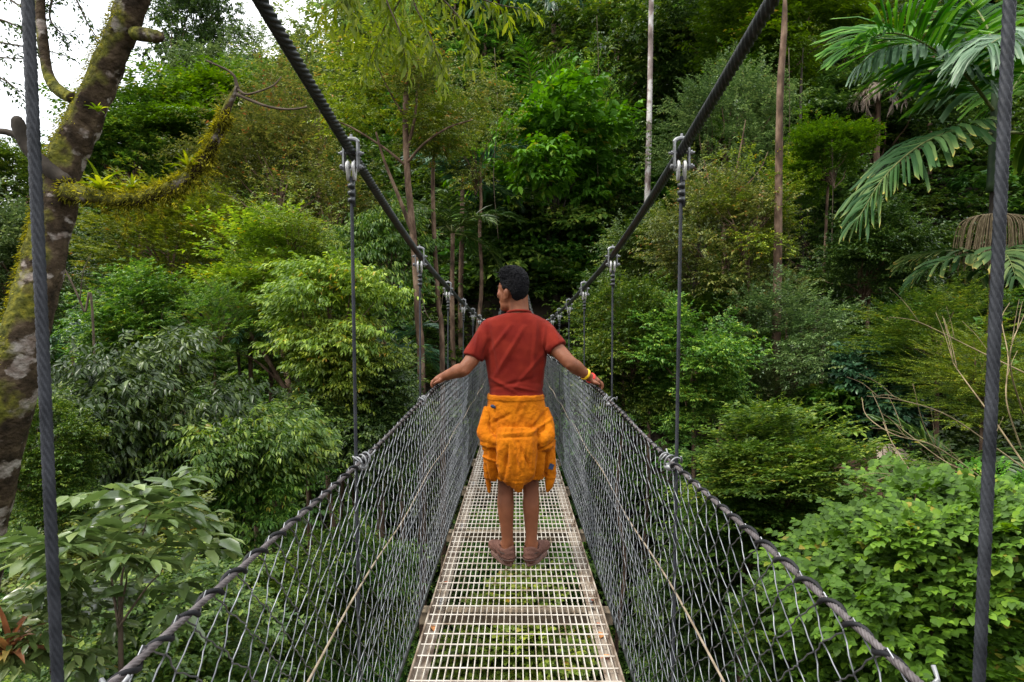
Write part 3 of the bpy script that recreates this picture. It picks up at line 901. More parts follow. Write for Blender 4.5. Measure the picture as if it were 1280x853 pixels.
# crumpled bundles left and right and the hanging sleeve ends
for (pts) in (
    [(X(611), D0 - .04, .90, .030), (X(607), D0 - .07, .83, .034), (X(606), D0 - .10, .765, .040), (X(616), D0 - .135, .735, .034), (X(624), D0 - .145, .73, .024)],
    [(X(607), D0 - .07, .72, .036), (X(612), D0 - .12, .705, .038), (X(622), D0 - .135, .71, .026)],
    [(X(616), D0 - .10, .70, .044), (X(615), D0 - .10, .60, .046), (X(615), D0 - .09, .53, .044), (X(616), D0 - .08, .49, .026)],
    [(X(610), D0 - .06, .62, .024), (X(610), D0 - .08, .53, .024), (X(611), D0 - .08, .46, .016), (X(612), D0 - .08, .41, .006)],
    [(X(680), D0 - .04, .90, .030), (X(684), D0 - .07, .83, .034), (X(685), D0 - .10, .765, .040), (X(677), D0 - .135, .735, .034), (X(670), D0 - .145, .73, .024)],
    [(X(685), D0 - .07, .72, .036), (X(680), D0 - .12, .705, .038), (X(672), D0 - .135, .71, .026)],
    [(X(673), D0 - .10, .70, .044), (X(673), D0 - .10, .60, .044), (X(672), D0 - .09, .53, .042), (X(672), D0 - .08, .50, .024)],
    [(X(688), D0 - .05, .72, .030), (X(687), D0 - .085, .62, .031), (X(687), D0 - .085, .53, .028), (X(686), D0 - .085, .46, .022), (X(683), D0 - .085, .415, .008)],
): limb(jk, pts, 14)
jm = remesh(jk, 'overalls', .0045, 3, .5)
JF = [((X(612), Z(528)), (X(640), Z(512)), .010, -.006), ((X(690), Z(520)), (X(660), Z(536)), .010, .007), ((X(684), Z(510)), (X(664), Z(530)), .008, -.006), ((X(626), Z(536)), (X(668), Z(533)), .007, .004), ((X(626), Z(540)), (X(668), Z(538)), .006, -.004),
      ((X(640), Z(540)), (X(652), Z(575)), .010, .010), ((X(648), Z(545)), (X(664), Z(580)), .008, -.010), ((X(636), Z(550)), (X(630), Z(590)), .008, -.008), ((X(606), Z(505)), (X(616), Z(530)), .008, .006),
      ((X(600), Z(552)), (X(622), Z(560)), .006, -.012), ((X(672), Z(556)), (X(690), Z(548)), .006, -.012), ((X(604), Z(565)), (X(624), Z(572)), .006, .008), ((X(607), Z(575)), (X(614), Z(600)), .007, -.008), ((X(682), Z(560)), (X(680), Z(596)), .006, -.014)]
def jack_fn(c, n):
    d = 1.4 * sum(foldline(c, *f) for f in JF)
    a = math.atan2(c.x, -(c.y - D0))
    low = min(max((.86 - c.z) / .08, 0), 1)
    # hanging folds below, drawn diagonal pleats above
    f1 = mnoise.noise(Vector((a * 3.6 + c.z * 1.6, c.z * 2.2, 1.3)))
    f2 = mnoise.noise(Vector((a * 7.5 - c.z * 3.0, c.z * 4.5, 7.7)))
    d += low * (.018 * (.35 - abs(f1)) + .011 * (.3 - abs(f2)))
    f3 = mnoise.noise(Vector((a * 2.2 - c.z * 9.0 * (1 if a > 0 else -1), c.z * 5, 3.1)))
    d += (1 - low) * .010 * (.3 - abs(f3))
    d += .0016 * mnoise.noise(c * 34)
    if .50 < c.z < .513: d += .0025
    if c.z > .952: d += .004
    return d
displace(jm, jack_fn)
jacket = link('tied_overalls', jm, M['jacket'], man)
tg = MB(); tg.box((X(688), D0 - .126, Z(578)), (.026, .004, .032), Matrix.Rotation(.35, 3, 'Y'))
tg.build('sewn_tag', M['tagm'], jacket, loc=(0, 0, 0), smooth=False)
hl = MB(); hl.ellipsoid((X(617), D0 - .112, Z(505)), (.016, .006, .010), Matrix.Rotation(.4, 3, 'Y'), 12, 8)
hl.build('zip_end', M['tagm'], jacket, loc=(0, 0, 0))

# wrist bands on the right wrist
E, W, kn = AR
dr = (W - E).normalized()
for t, mname, rr in ((-.030, 'band_y', .0315), (.018, 'band_r', .029)):
    c = W + (dr * t if t < 0 else (kn - W) * .22)
    ax = dr
    u = ax.cross(Vector((0, 1, 0))).normalized(); v = ax.cross(u)
    mb = MB()
    for k in (-.0045, .0, .0045):
        mb.tube([c + ax * k + (u * math.cos(a) + v * math.sin(a)) * rr for a in np.linspace(0, 2 * PI, 26)], .0034, n=7, cap=False)
    o = mb.build('wristband', M[mname], man)
    o['label'] = 'yellow wristband' if mname == 'band_y' else 'red wristband'

# shoes
for (xa, ang) in ((LX, .42), (RX, -.42)):
    R = Matrix.Rotation(ang, 3, 'Z')
    org = Vector((xa, D0 - .005, fl))
    def q_(x, y, z): return org + R @ Vector((x, y, z))
    so = MB()
    for (z, g) in ((.001, 0), (.012, .002), (.022, .0)):
        pass
    outl = []
    for k in range(40):
        a = 2 * PI * k / 40
        y = .085 - .145 * math.cos(a)
        t = (y + .06) / .29
        wd = np.interp(t, [0, .08, .25, .5, .75, .92, 1], [.5, .85, 1.0, .93, 1.18, .9, .45]) * .040
        outl.append((math.sin(a) * wd * 1.05, y))
    vs = []; fs = []
    for z, g in ((0.0, .97), (.006, 1.0), (.024, 1.0), (.028, .97)):
        for (x, y) in outl: vs.append(q_(x * g, (y - .085) * g + .085, z))
    for l in range(3):
        for k in range(40):
            k2 = (k + 1) % 40
            fs.append((l * 40 + k, l * 40 + k2, (l + 1) * 40 + k2, (l + 1) * 40 + k))
    fs.append(tuple(range(40))); fs.append(tuple(120 + k for k in reversed(range(40))))
    so.add(vs, fs)
    up_ = MB()
    def el(c, r_): up_.ellipsoid(q_(*c), r_, R, 16, 10)
    el((0, .19, .040), (.042, .068, .034)); el((0, .13, .052), (.040, .075, .042)); el((0, .05, .050), (.038, .07, .045)); el((0, -.022, .052), (.041, .046, .050)); el((0, -.030, .078), (.038, .036, .026))
    el((0, -.018, .075), (.036, .040, .022))
    # soft padded rim round the ankle opening
    for k in range(28):
        a = 2 * PI * k / 28
        up_.ellipsoid(q_(.043 * math.sin(a), .016 + .062 * math.cos(a), .094 + .009 * math.cos(2 * a) + .006 * math.sin(3 * a)), (.011, .013, .014), R, 8, 6)
    um = remesh(up_, 'upper', .0045, 7, .5)
    displace(um, lambda c, n: .0012 * mnoise.noise(c * 40) + (.0022 if abs((c.z - fl) - .055) < .004 else 0) + (-.0018 if abs((c.z - fl) - .047) < .003 else 0))
    shoe = link('shoe', um, M['shoe'], man)
    s_ = so.build('sole', M['sole'], shoe, loc=(0, 0, 0), smooth=False)
    lc = MB()
    lc.tube([q_(.046 * math.sin(a), .010 + .068 * math.cos(a), .078) for a in np.linspace(.5, 2 * PI - .5, 24)], .0042, n=6)
    lc.tube([q_(.049 * math.sin(a), .006 + .074 * math.cos(a), .042) for a in np.linspace(.9, 2 * PI - .9, 24)], .003, n=6)
    lc.build('lace', M['shoe_in'], shoe, loc=(0, 0, 0))
# ------------------------------------------------------------------ foliage generators
def crown(seed, kind):
    """crown of nominal radius 1 x 1 x 0.85 around the origin: (leaf mesh, branch mesh)"""
    r = np.random.default_rng(seed)
    K = dict(
        broad=dict(nc=96, rc=.30, tw=36, per=7, L=.060, W=.029, droop=.35, flat=1.0, twl=.16, T=T4, shell=.75),
        layer=dict(nc=70, rc=.33, tw=44, per=7, L=.060, W=.028, droop=.15, flat=1.3, twl=.17, T=T4, shell=.7, squash=.35),
        fine=dict(nc=90, rc=.30, tw=30, per=9, L=.044, W=.019, droop=.25, flat=.8, twl=.17, T=T4, shell=.55),
        pend=dict(nc=90, rc=.30, tw=32, per=7, L=.078, W=.028, droop=.85, flat=.8, twl=.17, T=T8, shell=.75),
        tiers=dict(nc=62, rc=.27, tw=26, per=7, L=.092, W=.046, droop=.5, flat=1.1, twl=.15, T=T8, shell=.85, squash=.45),
        huge=dict(nc=14, rc=.36, tw=7, per=6, L=.26, W=.115, droop=.45, flat=1.3, twl=.36, T=T8, shell=.7),
        sparse=dict(nc=70, rc=.32, tw=14, per=8, L=.052, W=.021, droop=.3, flat=.8, twl=.18, T=T4, shell=.45),
        big=dict(nc=44, rc=.30, tw=14, per=6, L=.16, W=.085, droop=.45, flat=1.1, twl=.22, T=T8, shell=.75),
        heart=dict(nc=130, rc=.24, tw=34, per=6, L=.045, W=.042, droop=.28, flat=1.5, twl=.13, T=TH, shell=.85, squash=.5),
        feather=dict(nc=50, rc=.34, tw=16, per=17, L=.055, W=.016, droop=.18, flat=1.6, twl=.34, T=T4, shell=.7, squash=.4),
        dense=dict(nc=105, rc=.26, tw=24, per=8, L=.06, W=.030, droop=.35, flat=.9, twl=.13, T=T4, shell=.8),
    )[kind]
    nc = K['nc']
    # clump centres: lumpy shell with holes
    wrp = r.normal(0, 1, (5, 3)); wrp = norm(wrp); wa = r.uniform(-.28, .34, 5)
    d = norm(r.normal(0, 1, (nc * 3, 3))); d[:, 2] = np.abs(d[:, 2]) * np.where(r.random(nc * 3) < .58, 1, -1)
    rad = (K['shell'] + (1 - K['shell']) * r.random(nc * 3) ** .5) * np.where(r.random(nc * 3) < .22, .55, 1)
    rad *= (.70 + .62 * r.random(nc * 3))
    rad *= 1 + (np.clip(d @ wrp.T, 0, 1) ** 3 * wa[None, :]).sum(1)
    c = d * rad[:, None] * np.array([1, 1, .85])
    # lobes: keep clumps near a few big limbs so that gaps stay between them
    lob = norm(r.normal(0, 1, (13, 3)) + np.array([0, 0, .25])) * .72
    dist = np.min(np.linalg.norm(c[:, None] - lob[None], axis=2), axis=1)
    keep = np.argsort(dist + r.random(len(c)) * .25)[:nc]
    c = c[keep]
    TP = []; TD = []; TI = []
    sq = K.get('squash', .62)
    for i in range(nc):
        n = K['tw']
        rc = K['rc'] * (.7 + .6 * r.random())
        v = norm(r.normal(0, 1, (n, 3))); v[:, 2] = np.where(v[:, 2] < -.2, -v[:, 2] * .5, v[:, 2])
        p = c[i] + v * (rc * r.random((n, 1)) ** .45) * np.array([1, 1, sq])
        out = norm(c[i] + 1e-6)
        if kind != 'heart' and r.random() < .55: p = p + out * (.10 + .26 * r.random((n, 1))) * (r.random((n, 1)) < .5)
        dd = v * .8 + out * .55 + r.normal(0, .25, (n, 3)); dd[:, 2] = dd[:, 2] * .6 + .05
        TP.append(p); TD.append(dd); TI.append(np.clip(r.random() * .7 + .3 * r.random(n), 0, 1))
    A = sprays(r, np.concatenate(TP), np.concatenate(TD), K['L'] * 1.15, K['W'] * 1.15, K['per'], K['twl'], .85, K['droop'], K['flat'], .32, np.concatenate(TI))
    lm = leaves_mesh('crown', *A, T=K['T'])
    mb = MB()
    base = np.array([0, 0, -.75])
    for i in range(nc):
        if i % 4: continue
        a = base + np.array([0, 0, .25 * r.random()]); e = c[i]
        m1 = a + (e - a) * .4 + np.array([0, 0, .10]) + r.normal(0, .04, 3); m2 = a + (e - a) * .75 + r.normal(0, .04, 3)
        P = smoothpath([a, m1, m2, e], 3)
        mb.tube(P, list(np.linspace(.016, .004, len(P))), n=5, cap=False)
    bmsh_ = mb.mesh('limbs')
    return lm, bmsh_

CROWNS = {}
for kind, seeds in dict(broad=(1, 2, 3), layer=(4, 5), fine=(6, 7), pend=(8, 9), big=(10,), huge=(23,), tiers=(24, 25), heart=(11, 12), feather=(13, 14), dense=(15, 16, 17), sparse=(19, 20)).items():
    CROWNS[kind] = [crown(s, kind) for s in seeds]
_cm = {}
def crown_meshes(kind, var, mat, bark):
    key = (kind, var % len(CROWNS[kind]), mat, bark)
    if key not in _cm:
        l, b = CROWNS[kind][var % len(CROWNS[kind])]
        l = l.copy(); b = b.copy(); l.materials.append(M[mat]); b.materials.append(M[bark])
        _cm[key] = (l, b)
    return _cm[key]

def plant(name, cat, label, kind, mat, px, py, rx, ry, D, bark='bark_brown', trunk=.0, lean=0, var=None, group=None, deep=1.0, skirt=None):
    """one tree or shrub: Empty at its foot > trunk, limbs, crown. rx, ry: crown half width and half height in photo pixels"""
    global _pi
    _pi += 1
    r = random.Random(_pi * 13 + 1)
    c = at(px, py, D)
    k = D / F
    RX_, RZ_ = rx * k, ry * k
    RY_ = RX_ * deep
    bx = c.x + lean * k; by = c.y + r.uniform(-.1, .1) * RX_
    g = gh(bx, by)
    root = empty(name, (bx, by, g))
    tag(root, label, cat, group)
    lm, lb = crown_meshes(kind, _pi if var is None else var, mat, bark)
    off = Vector(c) - Vector(root.location)
    rz = r.uniform(0, 2 * PI); tx_ = r.uniform(-.28, .28); ty_ = r.uniform(-.28, .28)
    for nm, me in (('crown', lm), ('limbs', lb)):
        o = link(nm, me, None, root, loc=off); o.scale = (RX_, RY_, RZ_ / .85); o.rotation_euler = (tx_, ty_, rz)
    if skirt is None: skirt = 2 if cat == 'shrub' else (1 if D < 14 else 0)
    for q in range(skirt):
        zz = off.z - RZ_ * (.85 + .75 * q)
        if zz < .15 and q: break
        o = link('crown', lm, None, root, loc=(off.x * .8 + r.uniform(-.15, .15) * RX_, off.y * .8 - .1 * RY_ * (1 if cat == 'shrub' else -1), max(zz, .1)))
        f = r.uniform(.8, .98); o.scale = (RX_ * f, RY_ * f, RZ_ * .95); o.rotation_euler = (0, 0, rz + 1.9 + q)
    top = c.z - .35 * RZ_
    if top > g + .3:
        th = trunk if trunk else max(.035, .022 * max(RX_, RZ_) * 2)
        H = top - g
        mb = MB()
        n = 9
        P = []
        for i in range(n):
            t = i / (n - 1)
            P.append((bx + (c.x - bx) * t ** 1.5 + r.uniform(-1, 1) * .012 * H * math.sin(PI * t), by + (c.y - by) * t + r.uniform(-1, 1) * .012 * H * math.sin(PI * t), g - .2 + (H + .2) * t))
        P = smoothpath(P, 3)
        mb.tube(P, [th * (1.25 - .6 * i / (len(P) - 1)) for i in range(len(P))], n=9, rough=.12)
        mb.build('trunk', M[bark], root)
    return root
_pi = 0

# ------------------------------------------------------------------ palms
def frond_mesh(pts, n, ll, lw, hang=.6, ang=60, seed=0, rw=.02, ragged=True, segs=3, upbias=.35, start=.14):
    """pinnate leaf along a path: a rachis and two rows of leaflets"""
    r = np.random.default_rng(seed)
    P = np.array(smoothpath(pts, 8))
    seg = np.linalg.norm(np.diff(P, axis=0), axis=1); S = np.concatenate(([0], np.cumsum(seg))); S /= S[-1]
    def ev(t): return np.array([np.interp(t, S, P[:, k]) for k in range(3)])
    V = []; Fs = []; tint = []
    up = np.array([0, 0, 1.0])
    def add(vs, fs, t):
        b = len(V); V.extend(vs); Fs.extend([tuple(i + b for i in f) for f in fs]); tint.extend(t)
    for i in range(n):
        for s in (-1, 1):
            t = start + (1 - start) * (i + .5 * r.random()) / n
            p = ev(t); tg_ = norm(ev(min(t + .03, 1)) - ev(max(t - .03, 0)))
            sd = norm(np.cross(tg_, up)); nm = np.cross(sd, tg_)
            a = math.radians(ang * (1.15 - .75 * t)) + r.normal(0, .06)
            d = tg_ * math.cos(a) + sd * s * math.sin(a) + nm * upbias * (1 + .5 * r.normal())
            d = norm(d)
            L = ll * (math.sin(PI * (.16 + .74 * t)) ** .7) * r.uniform(.85, 1.1)
            w_ = lw * (1.15 - .55 * t) * r.uniform(.7, 1.2)
            q = p.copy(); dd = d.copy()
            wv = norm(tg_ - dd * np.dot(tg_, dd))
            rows = []
            prof = [.25, .9, 1.0, .75] if ragged else [.5, 1, .75, .06]
            for j in range(segs + 1):
                u = j / segs
                wj = w_ * np.interp(u, [0, .3, .7, 1], prof) * .5
                nn = np.cross(wv, dd)
                cut = (r.uniform(-.12, .12) * L if (ragged and j == segs) else 0)
                rows += [q - wv * wj + dd * cut, q + nn * (-.18 * w_), q + wv * wj - dd * cut]
                dd = norm(dd - up * hang * (1.15 if j else .7) / segs * (1 + .2 * r.normal()))
                q = q + dd * L / segs
                wv = norm(wv - dd * np.dot(wv, dd))
            fs = []
            for j in range(segs):
                b = j * 3
                fs += [(b, b + 1, b + 4, b + 3), (b + 1, b + 2, b + 5, b + 4)]
            t0_ = r.random() * .85; tips = ragged and r.random() < .6
            add([x for x in rows], fs, [t0_] * (3 * segs) + [1.0 if tips else t0_] * 3)
    lm = fast_mesh('leaflets', np.array(V), np.full(len(Fs), 4), np.array(Fs).ravel(), np.array(tint))
    rb = MB()
    rb.tube([tuple(p) for p in P], list(np.linspace(rw, rw * .2, len(P))), n=6)
    return lm, rb.mesh('rachis')

M['rachis'] = noise_mat('rachis', [(0, (.06, .08, .02)), (1, (.16, .17, .05))], 8, rough=.6)
def add_frond(root, pts, mat, **kw):
    lm, rm = frond_mesh(pts, **kw)
    rm.materials.append(M['rachis'])
    f = link('frond', rm, None, root)
    l = link('leaflets', lm, M[mat], f, loc=(0, 0, 0))
    return f

def palm(label, px, py, D, length, nf, mat='palm_green', trunk=.09, seed=0, n=26, ll=.5, lw=.05, hang=.5, elev=(20, 75), droop=1.2, cat='palm', ragged=False, group=None, dead=0, bark='bark_brown', az=None):
    r = random.Random(seed)
    c = at(px, py, D)
    g = gh(c.x, c.y)
    root = empty('palm_tree', (c.x, c.y, g))
    tag(root, label, cat, group)
    if c.z > g + .4:
        mb = MB(); H = c.z - g
        P = [(c.x + .02 * H * math.sin(t * 3 + seed) * (1 - t), c.y, g - .2 + (H + .2) * t) for t in np.linspace(0, 1, 14)]
        mb.tube(P, [trunk * (1.15 - .3 * t) for t in np.linspace(0, 1, 14)], n=9)
        mb.build('trunk', M[bark], root)
    for k in range(nf):
        a = 2 * PI * k / nf + r.uniform(-.25, .25) if az is None else math.radians(r.uniform(*az))
        e = math.radians(r.uniform(*elev))
        L = length * r.uniform(.85, 1.1)
        pts = []
        q = Vector(c); dz = e
        for i in range(7):
            pts.append(tuple(q))
            d = Vector((math.cos(a) * math.cos(dz), math.sin(a) * math.cos(dz), math.sin(dz)))
            q = q + d * L / 6
            dz -= droop * (.6 + .8 * i / 6) / 6
        add_frond(root, pts, mat, n=n, ll=ll, lw=lw, hang=hang, seed=seed * 31 + k, rw=.018 * length / 2, ragged=ragged, segs=3)
    return root
# ------------------------------------------------------------------ the mass of the forest: undergrowth and far wood
def undergrowth(n, seed):
    r = np.random.default_rng(seed)
    # foot points: denser close by
    D = 4.5 + 48 * r.random(n) ** 1.25
    u = (r.random(n) * 1720 - 220 - 640) / F
    x = D * u; y = D
    h = ground_h(x, y)
    rise = r.random(n) ** 1.5 * (1.2 + .14 * D)
    rr = .32 + .013 * D
    ok = ~((np.abs(x) < 1.2 + rr) & (h + rise + rr > -1.1) & (y < 25.5))
    ok &= ~((y < 7) & (h + rise > -1.6))
    x, y, h, rise, D = x[ok], y[ok], h[ok], rise[ok], D[ok]
    m = len(x)
    base = np.stack([x, y, h + rise], 1)
    nt_ = 7
    rr = (.32 + .013 * D)[:, None, None]
    v = norm(r.normal(0, 1, (m, nt_, 3))); v[..., 2] = np.abs(v[..., 2])
    tp = base[:, None, :] + v * rr * r.random((m, nt_, 1)) ** .5 * np.array([1, 1, .6])
    td = v + r.normal(0, .3, v.shape); td[..., 2] *= .5
    tint = np.repeat(np.clip(r.random(m) * .8, 0, 1), nt_)
    sc = np.repeat(.8 + .045 * D, nt_)
    sc *= np.repeat(np.where(r.random(m) < .12, 1.8, .9), nt_)
    tp = tp.reshape(-1, 3); td = td.reshape(-1, 3)
    A = sprays(r, tp, td, .125, .060, 7, .38, .85, .35, 1.0, .32, tint)
    k = np.tile(sc, 7)
    A[3] = A[3] * k; A[4] = A[4] * k
    # keep the crossing clear
    P = A[0]
    keep = ~((np.abs(P[:, 0]) < 1.0) & (P[:, 2] > -1.0) & (P[:, 1] < 25.2))
    A = [a[keep] for a in A]
    return leaves_mesh('undergrowth', *A)
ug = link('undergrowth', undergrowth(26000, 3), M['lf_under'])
tag(ug, 'dense leafy ground cover and seedlings covering the ravine slopes', 'undergrowth', kind='stuff')

def far_wood(seed):
    r = np.random.default_rng(seed)
    TP = []; TD = []; TI = []; SC_ = []
    n = 420
    D = 44 + 75 * r.random(n) ** 1.3
    u = (r.random(n) * 1900 - 300 - 640) / F
    x = D * u; y = D; g = ground_h(x, y)
    mb = MB()
    for i in range(n):
        R = r.uniform(2.2, 4.2) * (1 + .006 * (D[i] - 44)); H = r.uniform(4.5, 11.0) * (.55 if x[i] < -14 else 1)
        c = np.array([x[i], y[i], g[i] + H])
        nc = 34
        d = norm(r.normal(0, 1, (nc, 3))); d[:, 2] = np.abs(d[:, 2]) * np.where(r.random(nc) < .58, 1, -1)
        cc = c + d * R * (.6 + .5 * r.random((nc, 1))) * np.array([1, 1, .9])
        t0 = r.random()
        for j in range(nc):
            m = 12
            v = norm(r.normal(0, 1, (m, 3))); v[:, 2] = np.abs(v[:, 2])
            TP.append(cc[j] + v * R * .34 * r.random((m, 1)) ** .5); TD.append(v + d[j] * .4); TI.append(np.full(m, np.clip(t0 * .7 + r.random() * .4, 0, 1)))
        mb.tube([(x[i], y[i], g[i] - .3), (x[i] + r.normal(0, .2), y[i], g[i] + H * .5), tuple(c)], [.22, .17, .08], n=6, cap=False)
    A = sprays(r, np.concatenate(TP), np.concatenate(TD), .32, .16, 7, .7, .85, .35, 1.0, .35, np.concatenate(TI))
    return leaves_mesh('far_forest', *A), mb.mesh('trunks')
fw_m, ft_m = far_wood(5)
ff = link('far_forest', fw_m, M['lf_far'])
tag(ff, 'far jungle canopy covering the upper hillside', 'forest', kind='stuff')
ft = link('trunk_mass', ft_m, M['bark_brown'], ff, loc=(0, 0, 0)); ft['kind'] = 'stuff'
